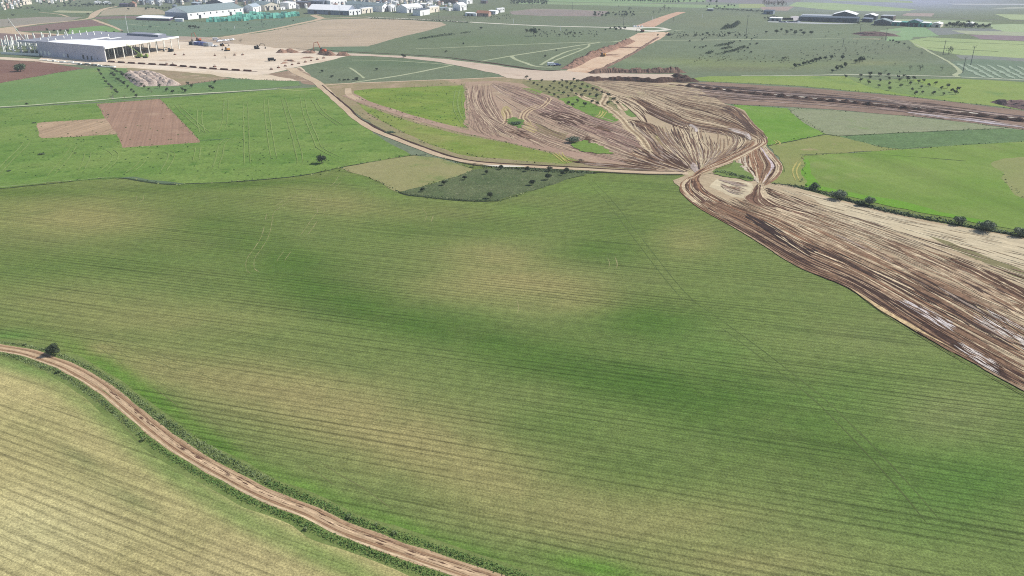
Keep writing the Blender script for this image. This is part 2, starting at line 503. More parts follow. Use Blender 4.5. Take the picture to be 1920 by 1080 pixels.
def lower_field():
    z = .006; v, tint, f = [], [], []
    edge = spline(LX, 90); ny = 50
    for j in range(ny):
        for p in edge:
            # from the track edge down and left, away from the track
            s = (j / (ny - 1)) ** 1.5
            v.append((p[0] - 260 * s, p[1] + 620 * s))
    vv = np.array(v); c = np.empty((len(vv), 3)); c[:] = (190, 178, 124)
    for x, y, rx, ry, col, wt, *sl in blobs_l:
        sl = sl[0] if sl else 0
        w = np.exp(-(((vv[:, 0] - x) / rx) ** 2 + ((vv[:, 1] - y - sl * (vv[:, 0] - x)) / ry) ** 2)) * wt
        c = c * (1 - w[:, None]) + np.array(col, float) * w[:, None]
    c /= 255; l = np.where(c <= .04045, c / 12.92, ((c + .055) / 1.055) ** 2.4) / KALB
    tint = np.concatenate([l, np.ones((len(l), 1))], 1)
    n = len(edge)
    f = [(j * n + i + n, j * n + i + n + 1, j * n + i + 1, j * n + i) for j in range(ny - 1) for i in range(n - 1)]
    return tag(link_mesh('stubble_field', [tuple(at(x, min(y, 1750), z)) for x, y in v], f, M_LOW, tint=tint, dom='POINT'), kind='structure')
lower_field()

M_REDD = land('red farm track', (204, 176, 142), (190, 162, 128), big=.15, fine=1.6, famp=.2, c3=(206, 174, 144), p3=.56, s3=.25)
rb = Ribbons(.0125)
GM = (96, 112, 62)
w = gpath([(1105, 338), (1150, 386), (1200, 452), (1280, 552), (1340, 598), (1400, 642), (1470, 696), (1540, 752), (1620, 832), (1700, 918), (1760, 990), (1840, 1082)], 1.5, rb.z)
for o in (-.95, .95):
    for k in range(0, len(w) - 14, 12): rb.add(w[k:k + 16] + normals(w)[k:k + 16] * (o + RNG.uniform(-.06, .06)), RNG.uniform(.14, .26), alb(GM, .95 * RNG.uniform(.85, 1.15)), .1)
for p in ([(553, 365), (520, 388), (507, 400), (502, 425), (496, 445), (484, 465), (470, 486), (470, 505), (480, 512)], [(598, 388), (602, 396), (590, 412), (578, 430), (570, 440)], [(540, 470), (528, 486), (526, 496)], [(590, 365), (586, 380)], [(640, 330), (630, 345), (616, 352)],
          [(798, 390), (806, 402), (802, 416)], [(960, 560), (964, 580), (952, 600)], [(1146, 482), (1150, 495), (1146, 512)], [(262, 366), (262, 375), (252, 380)]):
    w = gpath(p, 1.2, rb.z)
    for o in (-.9, .9):
        for k in range(0, len(w) - 3, 5):
            if RNG.random() < .8: rb.add(w[k:k + 6] + normals(w)[k:k + 6] * o, RNG.uniform(.08, .16), alb((164, 158, 112)), .2)
for p in ([(180, 640), (260, 690), (340, 730), (430, 800)], [(210, 632), (300, 672), (400, 720)], [(420, 760), (560, 850), (640, 905)], [(170, 650), (240, 700), (330, 770)], [(1560, 890), (1640, 930)], [(120, 690), (200, 750), (300, 850), (420, 930)], [(0, 960), (100, 1030)], [(640, 880), (700, 915), (760, 960)]):
    w = gpath(p, 1.2, rb.z)
    for o in (-.9, .9):
        for k in range(0, len(w) - 6, 9):
            if RNG.random() < .4: rb.add(w[k:k + 10] + normals(w)[k:k + 10] * o, .12, alb((122, 126, 80)), .2)
rb.build('field_marks', tinted('crop mark', 2.0, .2))
# near farm track
TRK = [(-140, 640), (-60, 645), (0, 652.5), (40, 659), (78, 670), (130, 690), (182, 720), (220, 748), (287, 803), (330, 835), (380, 866), (430, 893), (480, 919.5), (530, 941), (580, 960), (640, 990), (710, 1016), (781, 1041), (904, 1082), (1030, 1124), (1180, 1170)]
strip('verge', TRK, 6.4, land('verge grass', (132, 144, 86), (112, 132, 70), big=.3, fine=2.4, famp=.35), jit=.35, step=1.0)
strip('farm_track', TRK, 2.5, M_REDD, jit=.18, step=.8)
rb = Ribbons(.022)
tw = gpath(TRK, .7); tn = normals(tw)
for off, wd, c in ((.74, .3, (170, 138, 108)), (-.6, .3, (164, 132, 102)), (.08, .45, (210, 182, 148)), (-1.0, .26, (214, 190, 156)), (1.0, .2, (186, 156, 124)), (.56, .08, (124, 96, 76)), (-.44, .08, (128, 100, 80))):
    for k in range(0, len(tw) - 30, 26):
        n = min(34, len(tw) - k)
        if RNG.random() < .1: continue
        o_ = off + wobble(n, .1, 8, RNG)
        rb.add(tw[k:k + n] + tn[k:k + n] * o_[:, None], wd * RNG.uniform(.6, 1.2), alb(c, RNG.uniform(.88, 1.12)), taper=.15)
for _ in range(120):
    k = RNG.randrange(len(tw) // 3, len(tw) - 6)
    rb.add(tw[k:k + 3] + tn[k:k + 3] * (RNG.gauss(.28, .22)), RNG.uniform(.08, .22), alb((112, 86, 70), RNG.uniform(.8, 1.3)), taper=.4)
rb.build('wheel_ruts', tinted('rut soil', 2.5, .25))

# ------------------------------------------------------------------ far strips and plots (back to front)
def plot(name, px, c1, c2=None, jit=1.0, **kw):
    nm = kw.pop('mat', None) or 'plot %d' % len(MATS)
    z = kw.pop('z', None); st = kw.pop('step', 3.0)
    d = dict(big=0.02, fine=0.5, famp=0.2, bump=0.3); d.update(kw)
    return sheet(name, px, land(nm, c1, c2 or c1, **d), jit=jit, z=z, step=st)

plot('green_field', [(1000, -34), (1322, -34), (1322, 3), (1200, 6), (1080, 4), (1000, 2)], (146, 172, 122), (134, 160, 112))
plot('green_field', [(970, 5), (1010, 4), (1200, 6.5), (1330, 9), (1430, 8), (1430, 15.5), (1330, 15.5), (1200, 12), (1100, 9.5), (1010, 7.5), (970, 7)], (140, 165, 118), (152, 170, 124))
plot('meadow', [(1385, 7.5), (1430, 7), (1440, 15), (1386, 14.5)], (162, 172, 122))
plot('orchard_ground', [(955, 22), (1000, 16.2), (1050, 17), (1140, 21), (1125, 31), (1010, 29.5), (960, 27)], (158, 140, 134), (142, 136, 126), c3=(190, 172, 160), p3=.56, s3=.2)
plot('fallow_field', [(1320, -34), (1560, -34), (1500, 3), (1440, 7), (1400, 6.5), (1325, 3)], (138, 134, 138), (146, 142, 144))
plot('fallow_field', [(1425, 13), (1490, 12), (1476, 20), (1430, 19)], (172, 152, 142))
plot('green_field', [(1478, 11), (1494, 4), (1560, 5.5), (1640, 11), (1718, 17.5), (1705, 20.5), (1640, 21.5), (1560, 19)], (168, 186, 140), (158, 178, 132))
plot('green_field', [(1560, -4), (1710, 2), (1712, 5.5), (1560, 1.5)], (160, 176, 142))
plot('pale_field', [(1690, 29), (1700, 24.5), (1752, 25), (1746, 31)], (176, 160, 152))
plot('pale_field', [(1780, 7), (1960, 7), (1960, 9.5), (1790, 8.6)], (192, 194, 196))
plot('pale_field', [(1860, 16), (1900, 13), (1960, 12.5), (1960, 15), (1890, 16.5)], (178, 182, 168))
plot('green_field', [(1866, 26.4), (1960, 28), (1960, 38), (1895, 36.5)], (172, 186, 140))
plot('green_field', [(1676, 35.5), (1790, 38.5), (1860, 42), (1850, 46), (1760, 44), (1680, 42.5)], (166, 180, 142))
plot('green_field', [(1855, 46), (1900, 45), (2150, 50), (2150, 70), (1900, 61), (1866, 57)], (162, 184, 138), (172, 186, 142))
plot('fallow_field', [(1745, 52), (1860, 53.5), (1880, 58), (1850, 62), (1790, 64), (1760, 66), (1738, 55)], (140, 142, 140), (128, 136, 128))
plot('pale_field', [(1784, 57), (1860, 58.5), (2150, 66), (2150, 78), (1860, 66), (1812, 64)], (176, 180, 150), (168, 178, 146))
plot('ploughed_field', [(1818, 65), (1867, 66), (2150, 74), (2150, 86), (1867, 74.5), (1836, 73)], (148, 130, 134), (140, 124, 130))
plot('green_field', [(1660, 56), (1700, 50.5), (1736, 52), (1756, 65), (1760, 68), (1714, 69.5), (1706, 75), (1664, 77)], (138, 170, 122), (146, 174, 128))
plot('pale_field', [(1648, 56), (1690, 58), (1672, 68), (1655, 66)], (158, 158, 140), (140, 160, 124))
plot('green_field', [(1705, 76), (1740, 70), (1830, 74), (2150, 88), (2150, 128), (1900, 112), (1804, 103.5), (1750, 95), (1720, 88)], (170, 184, 128), (158, 178, 122), big=.01)
plot('rough_pasture', [(1790, 103), (1830, 104), (2150, 122), (2150, 130), (1830, 114), (1800, 110)], (132, 142, 128), (138, 138, 134))
plot('young_orchard_ground', [(1786, 116), (1830, 110), (2150, 128), (2150, 160), (1960, 154), (1802, 146)], (112, 132, 108), (124, 140, 116))
# left far plots
plot('pale_field', [(98, 22), (112, 19.5), (175, 21), (172, 24.5), (112, 23.5)], (176, 176, 138))
plot('tan_field', [(-80, 37), (0, 36), (78, 31.5), (156, 32), (126, 39.5), (31, 49), (-80, 54)], (164, 152, 138), (152, 148, 130))
plot('ploughed_field', [(31, 52), (60, 49), (125, 41), (172, 36.5), (198, 47), (150, 52), (125, 56), (35, 59)], (134, 108, 102), (142, 118, 108))
plot('green_field', [(128, 57), (130, 53), (190, 48), (212, 52), (229, 58.5), (190, 64), (128, 66)], (118, 154, 90), (126, 160, 96))
plot('tan_field', [(196, 17.5), (240, 13), (290, 15), (312, 22), (308, 27), (240, 28), (185, 29.5)], (182, 168, 140), (172, 162, 136))
plot('ploughed_field', [(178, 31.5), (240, 30), (300, 30), (258, 36.5), (240, 34), (180, 36)], (134, 116, 110))
plot('ploughed_field', [(-80, 60), (30, 59), (130, 66), (190, 64), (220, 66), (60, 84), (-80, 90)], (136, 114, 108), (146, 124, 116))
plot('rough_pasture', [(226, 59), (198, 37), (258, 38), (440, 42), (540, 35), (592, 31), (596, 36), (486, 60), (340, 73), (250, 72), (234, 64)], (108, 132, 104), (118, 134, 110), c3=(96, 112, 90), p3=.66)
plot('stripped_ground', [(486, 62), (560, 47), (606, 37), (690, 34.5), (760, 37), (830, 42), (837, 47), (800, 58), (740, 72), (690, 87), (640, 92), (560, 98), (470, 97), (400, 82), (420, 68)],
     (200, 180, 154), (186, 168, 142), big=.015, c3=(196, 176, 156), p3=.58, s3=.05, ang=math.radians(8), along=.01, across=.12, samp=.12)
plot('scrub_pasture', [(590, 88), (690, 87), (700, 96), (640, 98), (575, 94)], (108, 132, 100), (124, 126, 104))
plot('building_yard', [(60, 118), (90, 100), (170, 90), (250, 78), (335, 72), (362, 75), (402, 80), (440, 82), (560, 93), (640, 100), (656, 104), (602, 117), (560, 125), (500, 139), (470, 141), (200, 124)],
     (240, 224, 202), (228, 208, 182), big=.02, fine=.3, famp=.13, c3=(196, 168, 140), p3=.6, s3=.04, ang=math.radians(10), along=.012, across=.15, samp=.1)
plot('bare_ground', [(335, 68), (402, 70), (430, 76), (440, 82), (402, 81), (335, 78)], (196, 178, 158), (180, 162, 146))
plot('haul_road', [(-80, 105), (0, 107), (40, 109), (120, 114), (195, 121.5), (330, 132), (480, 140), (520, 139), (562, 125), (580, 140), (590, 150), (570, 152), (480, 150), (330, 135), (200, 126), (75, 115), (0, 111.5), (-80, 110)],
     (234, 216, 190), (220, 200, 172), fine=.3, famp=.12)
plot('bare_ground', [(500, 139), (545, 131), (562, 127), (590, 148), (600, 160), (575, 158), (548, 148)], (176, 152, 128), (150, 126, 106), c3=(206, 184, 158), p3=.55, s3=.1)
plot('ploughed_field', [(-120, 112), (0, 112.5), (75, 115.5), (158, 128), (110, 136), (0, 156), (-120, 172)], (130, 96, 86), (142, 110, 94), ang=math.radians(20), along=.01, across=.3, samp=.12)
plot('green_field', [(-120, 173), (0, 156), (110, 136), (180, 127), (192, 140), (206, 160), (212, 190), (0, 201), (-120, 208)], (108, 142, 78), (124, 150, 88), fine=.8, famp=.25, c3=(146, 154, 96), p3=.62, s3=.04)
plot('orchard_ground', [(178, 126.5), (240, 128), (330, 150), (325, 163), (430, 148), (560, 153), (566, 160), (480, 167), (330, 180), (212, 190), (206, 160), (192, 140)], (104, 134, 84), (120, 146, 86), fine=.8, famp=.25)
plot('bare_ground', [(236, 127), (300, 131), (400, 140), (432, 147), (332, 161), (322, 158), (290, 140), (240, 134)], (170, 146, 122), (140, 142, 96), c3=(186, 164, 138), p3=.55)
M_MEADOW = land('meadow green', (104, 138, 60), (130, 153, 78), big=.03, fine=.9, famp=.34, c3=(86, 122, 48), p3=.57, s3=.16, bump=.5)
sheet('green_field', [(-180, 212), (0, 203), (190, 193), (330, 182), (500, 169), (600, 163), (612, 175), (640, 200), (700, 250), (772, 291), (640, 313), (560, 331), (420, 343), (330, 347), (270, 338), (220, 334), (100, 341), (0, 353), (-180, 366)], M_MEADOW)
M_PLOUGH = land('ploughed brown', (172, 140, 118), (160, 128, 108), big=.04, fine=1.0, famp=.18, c3=(180, 150, 126), p3=.6, s3=.04, ang=math.radians(90 + 21), along=.006, across=.8, samp=.16, bump=.5)
M_PLOUGH2 = land('harrowed tan', (188, 162, 132), (176, 150, 122), big=.04, fine=1.0, famp=.2, ang=math.radians(90 - 8), along=.012, across=.55, samp=.25, bump=.5)
sheet('ploughed_plot', [(181.5, 195), (300, 185.5), (375, 263.5), (374, 267), (330, 270), (229, 277), (222, 258), (219.5, 252), (208, 238), (198, 222)], M_PLOUGH, jit=.35)
sheet('harrowed_plot', [(198, 222), (209, 238), (220, 252), (208, 252), (150, 256), (79, 259), (72, 253), (68, 236), (70, 231), (80, 229)], M_PLOUGH2, jit=.35)
plot('dry_field', [(636, 314), (772, 291), (824, 297), (884, 316), (886, 321), (830, 339), (790, 351), (745, 360), (700, 337)], (160, 154, 108), (150, 150, 98), big=.05, fine=1.6, famp=.25, c3=(120, 138, 80), p3=.6, s3=.05)
plot('weedy_plot', [(748, 361), (790, 350), (830, 338), (886, 318), (960, 314), (1100, 321), (1122, 325), (1090, 328), (1012, 353), (934, 377), (884, 377), (800, 369)], (90, 106, 68), (106, 116, 80), big=.08, fine=1.6, famp=.5, c3=(142, 142, 110), p3=.58, s3=.7, bump=.8)

# middle: trampled ground, yellow-green plots, orchard
plot('bare_ground', [(588, 157), (660, 156), (800, 151), (948, 144), (1100, 146), (1290, 150), (1300, 160), (1200, 230), (1300, 300), (1295, 325), (1100, 319), (1000, 314), (880, 308), (800, 280), (720, 244), (655, 206)], (168, 148, 118), (150, 144, 102), big=.03, fine=.9, famp=.22, c3=(186, 160, 134), p3=.55, s3=.04)
M_YG = land('yellow green crop', (112, 142, 52), (140, 156, 72), big=.04, fine=1.0, famp=.3, c3=(90, 126, 48), p3=.6, s3=.14, bump=.5, ang=math.radians(150), along=.03, across=.25, samp=.14)
sheet('green_field', [(663, 170), (700, 166), (868, 160), (874, 190), (876, 240), (850, 236), (790, 223), (730, 205), (672, 184)], M_YG)
M_YG2 = land('yellow green crop thin', (124, 146, 62), (148, 152, 86), big=.04, fine=1.0, famp=.3, c3=(100, 134, 54), p3=.6, s3=.12, bump=.5, ang=math.radians(150), along=.03, across=.25, samp=.14)
sheet('green_field', [(668, 192), (700, 204), (790, 234), (870, 254), (960, 270), (1030, 287), (1084, 301), (1060, 307), (1000, 305), (930, 299), (865, 291), (800, 268), (740, 240), (690, 212)], M_YG2)

# right half
plot('green_field', [(1290, 148), (1330, 143), (1440, 142.5), (1590, 143), (1640, 150), (1800, 147.5), (1960, 156), (2200, 166), (2200, 232), (1930, 207), (1820, 194), (1700, 180), (1500, 161), (1330, 153)], (132, 158, 74), (148, 162, 92), big=.02, fine=.6, famp=.2, c3=(118, 146, 78), p3=.58, s3=.03)
plot('orchard_ground', [(1580, 142), (1640, 150), (1700, 148), (1800, 176), (1760, 181), (1690, 176), (1640, 166), (1600, 152)], (124, 148, 84), (132, 150, 94))
plot('muddy_strip', [(1245, 158), (1330, 154), (1500, 164), (1700, 181), (1930, 209), (2200, 240), (2200, 285), (1930, 244), (1830, 231), (1700, 217), (1560, 205), (1370, 195), (1300, 185)], (154, 130, 112), (136, 114, 100), big=.05, fine=.8, famp=.25, ang=math.radians(-24), along=.01, across=.4, samp=.25)
sheet('green_field', [(1374, 196), (1476, 203), (1490, 216), (1510, 232), (1548, 251), (1440, 273), (1434, 262), (1420, 240), (1400, 215)], land('vivid green crop', (104, 148, 46), (126, 158, 70), big=.04, fine=1.0, famp=.25, c3=(140, 160, 96), p3=.64, s3=.05))
plot('thin_crop', [(1476, 203), (1560, 206), (1700, 218), (1830, 232), (1930, 245), (1900, 243), (1700, 249), (1572, 255), (1548, 251), (1510, 232), (1490, 216)], (140, 150, 112), (150, 154, 122), big=.03, fine=1.0, famp=.3, c3=(126, 150, 88), p3=.6, s3=.05)
plot('dark_crop', [(1572, 255), (1700, 248.5), (1880, 241), (1960, 247), (2200, 262), (2200, 262), (1960, 264), (1820, 271), (1690, 279), (1640, 273), (1600, 263)], (98, 126, 78), (108, 134, 88), big=.05, fine=.9, famp=.4, c3=(130, 150, 108), p3=.6, s3=.5)
plot('thin_crop', [(1440, 273), (1548, 252), (1574, 256), (1605, 264), (1642, 274), (1692, 280), (1590, 286), (1508, 292), (1512, 350), (1440, 343), (1472, 322), (1462, 296)], (148, 150, 92), (136, 148, 82), big=.05, fine=1.2, famp=.22, c3=(166, 154, 112), p3=.6, s3=.05)
sheet('green_field', [(1505, 292), (1590, 287), (1692, 280), (1822, 271), (1960, 263), (2250, 262), (2250, 520), (1960, 441), (1850, 421), (1700, 391), (1560, 361), (1510, 350)],
      land('light green wheat', (114, 146, 58), (132, 152, 78), big=.03, fine=1.3, famp=.2, c3=(144, 154, 92), p3=.56, s3=.015, ang=math.radians(106), along=.008, across=.12, samp=.12))
plot('dry_patch', [(1862, 303), (1900, 296), (2250, 300), (2250, 480), (1990, 400), (1920, 372)], (150, 152, 98), (140, 150, 88), jit=2.0, big=.03, fine=1.3, famp=.16)
plot('lush_edge', [(1506, 300), (1514, 298), (1520, 325), (1540, 349), (1620, 366), (1700, 379), (1760, 397), (1850, 414), (1850, 422), (1700, 392), (1560, 361), (1510, 350)], (108, 156, 44), (118, 162, 56), jit=1.2, fine=1.3, famp=.18)

# the wide muddy haul strip
M_MUDL = land('dry tracked soil', (200, 182, 150), (184, 162, 132), big=.05, fine=1.3, famp=.2, c3=(150, 128, 106), p3=.6, s3=.07, ang=math.radians(-52), along=.015, across=.7, samp=.2, bump=.5)
M_MUDP = land('pale soil', (220, 206, 174), (204, 188, 156), big=.05, fine=1.3, famp=.16, c3=(172, 150, 126), p3=.62, s3=.08, ang=math.radians(-40), along=.015, across=.5, samp=.15, bump=.5)
sheet('muddy_haul_strip', [(1262, 338), (1295, 322), (1332, 322), (1410, 338), (1480, 347), (1560, 371), (1700, 406), (1920, 446), (2260, 520), (2260, 930), (1936, 739), (1842, 690), (1760, 641), (1655, 576), (1596, 538), (1500, 494), (1400, 434), (1322, 388), (1284, 362), (1272, 348)], M_MUDL, jit=.5)
sheet('pale_soil', [(1345, 335), (1410, 343), (1412, 352), (1396, 372), (1370, 368), (1330, 350)], M_MUDP)
sheet('pale_soil', [(1500, 362), (1560, 374), (1700, 409), (1920, 449), (2260, 525), (2260, 640), (1930, 512), (1800, 462), (1700, 440), (1600, 415)], M_MUDP, jit=1.0)
plot('stubble_wedge', [(1730, 437), (1800, 462), (1930, 512), (2260, 640), (2260, 668), (1930, 533), (1860, 500), (1780, 462)], (136, 130, 92), (146, 136, 98), fine=1.5, famp=.25)
M_MUDT = land('trampled pinkish soil', (188, 162, 138), (172, 146, 124), big=.05, fine=1.0, famp=.22, c3=(190, 168, 138), p3=.56, s3=.05, bump=.5)
sheet('tracked_ground', [(874, 154), (930, 151), (1000, 160), (1055, 182), (1108, 215), (1180, 232), (1250, 262), (1292, 300), (1296, 324), (1180, 316), (1080, 299), (1000, 275), (930, 262), (884, 250), (872, 235), (872, 190)], M_MUDT, jit=.8)
M_MUDB = land('buff tracked soil', (198, 178, 146), (182, 160, 132), big=.05, fine=1.0, famp=.22, c3=(196, 184, 142), p3=.56, s3=.05, bump=.5)
sheet('tracked_ground', [(1086, 150), (1200, 153), (1290, 156), (1360, 195), (1392, 205), (1418, 235), (1440, 258), (1438, 272), (1400, 284), (1320, 330), (1292, 330), (1262, 312), (1225, 285), (1180, 240), (1165, 215), (1150, 185)], M_MUDB, jit=.8)
sheet('tracked_ground', [(1396, 272), (1436, 272), (1452, 292), (1466, 312), (1460, 330), (1440, 344), (1408, 344), (1388, 318), (1378, 298)], M_MUDB, jit=.5)
plot('dry_grass_patch', [(1222, 250), (1236, 252), (1255, 276), (1240, 282), (1224, 270)], (172, 160, 100), (158, 146, 92), jit=1.5)
plot('bare_ground', [(1000, 232), (1012, 232), (1040, 245), (1066, 250), (1062, 262), (1050, 262), (1012, 250)], (152, 134, 100), (140, 128, 92))
plot('dry_grass_patch', [(943, 200), (953, 198), (958, 212), (950, 226), (944, 232), (940, 215)], (196, 176, 124), (176, 160, 112), jit=.8)
plot('dry_grass_patch', [(985, 230), (995, 228), (1008, 246), (1000, 252), (982, 242)], (200, 180, 130), (180, 160, 116), jit=.8)
plot('orchard_ground', [(980, 152), (1000, 150), (1085, 151), (1120, 160), (1160, 184), (1192, 214), (1186, 218), (1165, 205), (1130, 190), (1110, 196), (1090, 204), (1050, 186), (1010, 172), (985, 160)], (132, 134, 88), (146, 138, 100), c3=(112, 136, 72), p3=.55, s3=.08)
plot('grass_patch', [(978, 165), (1000, 166), (1018, 172), (1014, 180), (990, 172)], (122, 150, 66), (136, 148, 82))
plot('grass_patch', [(1046, 186), (1080, 180), (1105, 190), (1130, 202), (1164, 224), (1150, 230), (1120, 222), (1080, 204)], (106, 142, 58), (124, 148, 72), c3=(92, 128, 52), p3=.58, s3=.12)
plot('grass_patch', [(1152, 192), (1164, 190), (1196, 218), (1186, 220), (1160, 205)], (104, 138, 66), (122, 142, 76))

# ------------------------------------------------------------------ roads, paths, ditches
M_PALE = land('pale dirt road', (214, 192, 162), (200, 176, 146), big=.06, fine=.7, famp=.13, c3=(188, 162, 134), p3=.6, s3=.1)
M_WHITE = land('white limestone road', (236, 230, 212), (226, 220, 204), big=.05, fine=.5, famp=.06)
M_PATH = land('pale grassy path', (188, 192, 158), (172, 180, 142), big=.05, fine=.5, famp=.14)
M_PINK = land('pinkish dirt', (184, 156, 136), (170, 142, 122), big=.05, fine=.8, famp=.18, c3=(196, 172, 148), p3=.58)
M_DARKV = land('ditch weeds', (66, 82, 54), (52, 60, 42), big=.2, fine=1.2, famp=.4)
M_DARKS = land('ditch soil', (86, 64, 56), (66, 50, 44), big=.2, fine=1.0, famp=.35)

strip('white_road', [(690, 32.6), (760, 35), (860, 40.3), (960, 45.7), (1040, 49), (1150, 51.6), (1190, 53)], [5, 6, 7, 7, 7, 7], M_WHITE)
strip('dirt_road', [(-90, 57), (0, 53.5), (35, 49.5), (70, 45), (125, 40), (165, 35), (174, 30), (183, 22), (200, 15.5), (224, 11.5)], [16, 14, 7, 6, 7, 10, 9, 8, 7, 6], M_PALE)
sheet('yard_apron', [(-80, 55), (0, 52), (30, 51.5), (30, 58), (60, 62), (60, 66), (0, 62), (-80, 66)], M_PALE)
strip('dirt_path', [(60, 61.5), (100, 64), (140, 68)], 7, M_PALE)
strip('dirt_path', [(175, 36.5), (190, 42), (212, 50), (228, 57.5)], [4, 5, 4, 3], M_PALE)
strip('dirt_path', [(72, 22.5), (110, 26.5), (122, 29.5), (128, 31)], [2, 3, 4], M_PALE)
strip('dirt_road', [(335, 76), (380, 74), (430, 68), (480, 60), (520, 53), (560, 44.5), (592, 38), (604, 34.8), (650, 33), (692, 31.5)], [5, 6, 6, 7, 7, 8, 7, 6], M_PALE)
strip('dirt_path', [(604, 35), (594, 31), (588, 28.5), (600, 27.5)], [9, 10, 6], M_PALE)
strip('footpath', [(240, 45), (270, 48), (300, 50)], 1.5, M_PATH)
strip('footpath', [(250, 58), (420, 52), (478, 54)], 1.0, M_PATH)
# roundabout
def ring(name, c, rx, ry, wpx, mat, n=64):
    z = .03; v, f = [], []
    for k in range(n):
        a = 2 * math.pi * k / n
        for s in (1.0, 0.0):
            v.append(tuple(at(c[0] + (rx + wpx * s * rx / ry * .5) * math.cos(a), c[1] + (ry + wpx * s) * math.sin(a), z)))
    for k in range(n):
        j = (k + 1) % n
        f.append((2 * k, 2 * j, 2 * j + 1, 2 * k + 1))
    return tag(link_mesh(name, v, f, mat), kind='structure')
sheet('road', [(1150, 51), (1195, 51), (1222, 50.6), (1245, 52), (1260, 55.8), (1244, 58), (1225, 60), (1190, 57), (1160, 54)], M_WHITE, jit=.2)
plot('roundabout_island', [(1199, 54.5), (1205, 53), (1215, 52.2), (1228, 52.4), (1240, 53.6), (1246, 54.8), (1238, 56), (1226, 56.8), (1210, 56.4), (1202, 55.5)], (112, 134, 98), (128, 140, 108), jit=.4)
strip('dirt_path', [(1258, 58.5), (1282, 56.2)], [3, 2], M_PATH)
strip('dirt_road', [(1208, 50), (1222, 44), (1240, 36), (1262, 27.5), (1278, 22.5)], [22, 18, 16, 14, 12], land('pink cutting', (218, 182, 154), (206, 168, 142), fine=.5, famp=.12))
strip('grassy_road', [(955, 20), (1040, 17.2), (1120, 20), (1200, 23), (1255, 26)], [2, 4, 4, 3, 2], M_PATH)
strip('dirt_path', [(1136, 47), (1165, 47.8), (1180, 48.2)], [2, 3, 2], M_PATH)
# plain paths
strip('footpath', [(780, 91), (820, 90.2), (850, 89), (960, 84.2), (1060, 80.5), (1120, 79), (1150, 78.5), (1175, 74), (1195, 66), (1215, 60)], [2, 3, 3, 3, 3, 4, 5, 6], M_PATH)
strip('footpath', [(902, 115), (930, 110), (958, 105), (990, 100), (1060, 89), (1100, 83), (1125, 79.5)], [2.5, 3, 3, 3, 3, 3], M_PATH)
strip('footpath', [(958, 105), (966, 111), (985, 118), (1000, 123.5), (1015, 125.5), (1035, 126)], [3, 3, 3, 3], M_PATH)
strip('footpath', [(1014, 122), (1030, 112), (1060, 98), (1090, 90)], 2.2, M_PATH)
strip('footpath', [(1026, 123), (1040, 114), (1080, 98), (1102, 88), (1105, 83)], 2.0, M_PATH)
strip('footpath', [(1232, 75.5), (1320, 75), (1400, 74.2), (1500, 73.2), (1560, 72.5), (1600, 73)], [3, 3.5, 3.5, 3, 3, 1], M_PATH)
strip('footpath', [(1600, 73), (1640, 73), (1651, 73.6)], [3, 3.5, 5], M_PALE)
strip('footpath', [(660, 112.5), (740, 114), (850, 121.5)], 1.5, M_PATH)
strip('footpath', [(660, 155), (690, 151), (760, 140), (830, 126), (852, 121)], [2.5, 2.8, 2.8, 3], M_PATH)
strip('footpath', [(656, 127), (668, 135), (683, 147)], 1.6, M_PATH)
strip('footpath', [(1390, 142.3), (1450, 142.2), (1530, 141), (1590, 140), (1700, 141.5), (1800, 144.5), (1960, 152)], [1.6, 2.2, 2.4, 2.4, 2.0, 2.4], land('chalk path', (214, 214, 190), (196, 200, 170), fine=.5, famp=.12))
strip('footpath', [(1712, 81), (1735, 92), (1742, 97), (1760, 106), (1780, 117), (1797, 130), (1799, 136), (1790, 141), (1800, 145)], [1, 1.8, 2.6, 2.0, 2.0, 2.2, 3.0, 3.0], M_PATH)
strip('field_boundary', [(1730, 76), (1800, 79.2), (1960, 85)], 2.4, M_DARKV, jit=.6)
strip('field_boundary', [(1738, 89.5), (1800, 92.5), (1872, 97)], 1.6, M_DARKV, jit=.5)
strip('field_boundary', [(1560, 3), (1700, 11), (1820, 11), (1960, 12)], 3, land('far boundary', (122, 126, 126)), jit=.6)
strip('far_road', [(1440, 21.3), (1500, 22.5), (1690, 29.5), (1760, 33), (1960, 40)], 4, land('far asphalt', (124, 118, 124)), jit=.4)
strip('field_boundary', [(960, 3.6), (1120, 8.2), (1200, 10.8), (1330, 15)], 3, land('far boundary green', (96, 116, 96)), jit=.6)
# dark edges of the sandy road and long straight bank
plot('haul_road', [(556, 93), (640, 99), (700, 102), (760, 105), (830, 110), (880, 116), (940, 124), (990, 131), (1030, 133.5), (1062, 132), (1115, 137), (1180, 138), (1272, 139), (1262, 144), (1268, 149), (1200, 151), (1125, 148), (1050, 151), (1000, 150), (950, 146), (935, 139), (880, 127), (815, 115), (750, 108.5), (690, 105), (640, 103.5)],
     (220, 200, 178), (208, 188, 168), big=.03, fine=.4, famp=.12, c3=(190, 164, 144), p3=.6, s3=.05)
strip('ditch', [(556, 91.5), (620, 95), (700, 99.5), (760, 102.5), (830, 107), (880, 113), (940, 121), (990, 129), (1020, 132.5), (1050, 132)], [1.5, 2.2, 2, 1.5, 1.5, 2.2, 3, 3, 2], M_DARKS, jit=.5)
strip('foundation_trench', [(200, 116), (262, 120), (330, 124), (400, 130), (482, 134.5)], [1.2, 1.6, 2.0, 1.8, 1.6], M_DARKS, jit=.5)
strip('path', [(600, 161), (640, 157.5), (700, 155), (800, 151), (880, 148), (945, 145)], [4, 3, 2.6, 2.4, 2.6, 3], M_PALE)
strip('white_path', [(-120, 206.5), (0, 200.5), (60, 197), (120, 192), (190, 187), (240, 182.5), (350, 176.5), (440, 171.5), (520, 166.5)], [1.8, 2.0, 1.6, 2.2, 1.8, 2.2, 2.0, 1.8], land('white path', (214, 214, 182), (196, 202, 164), fine=.8, famp=.14))
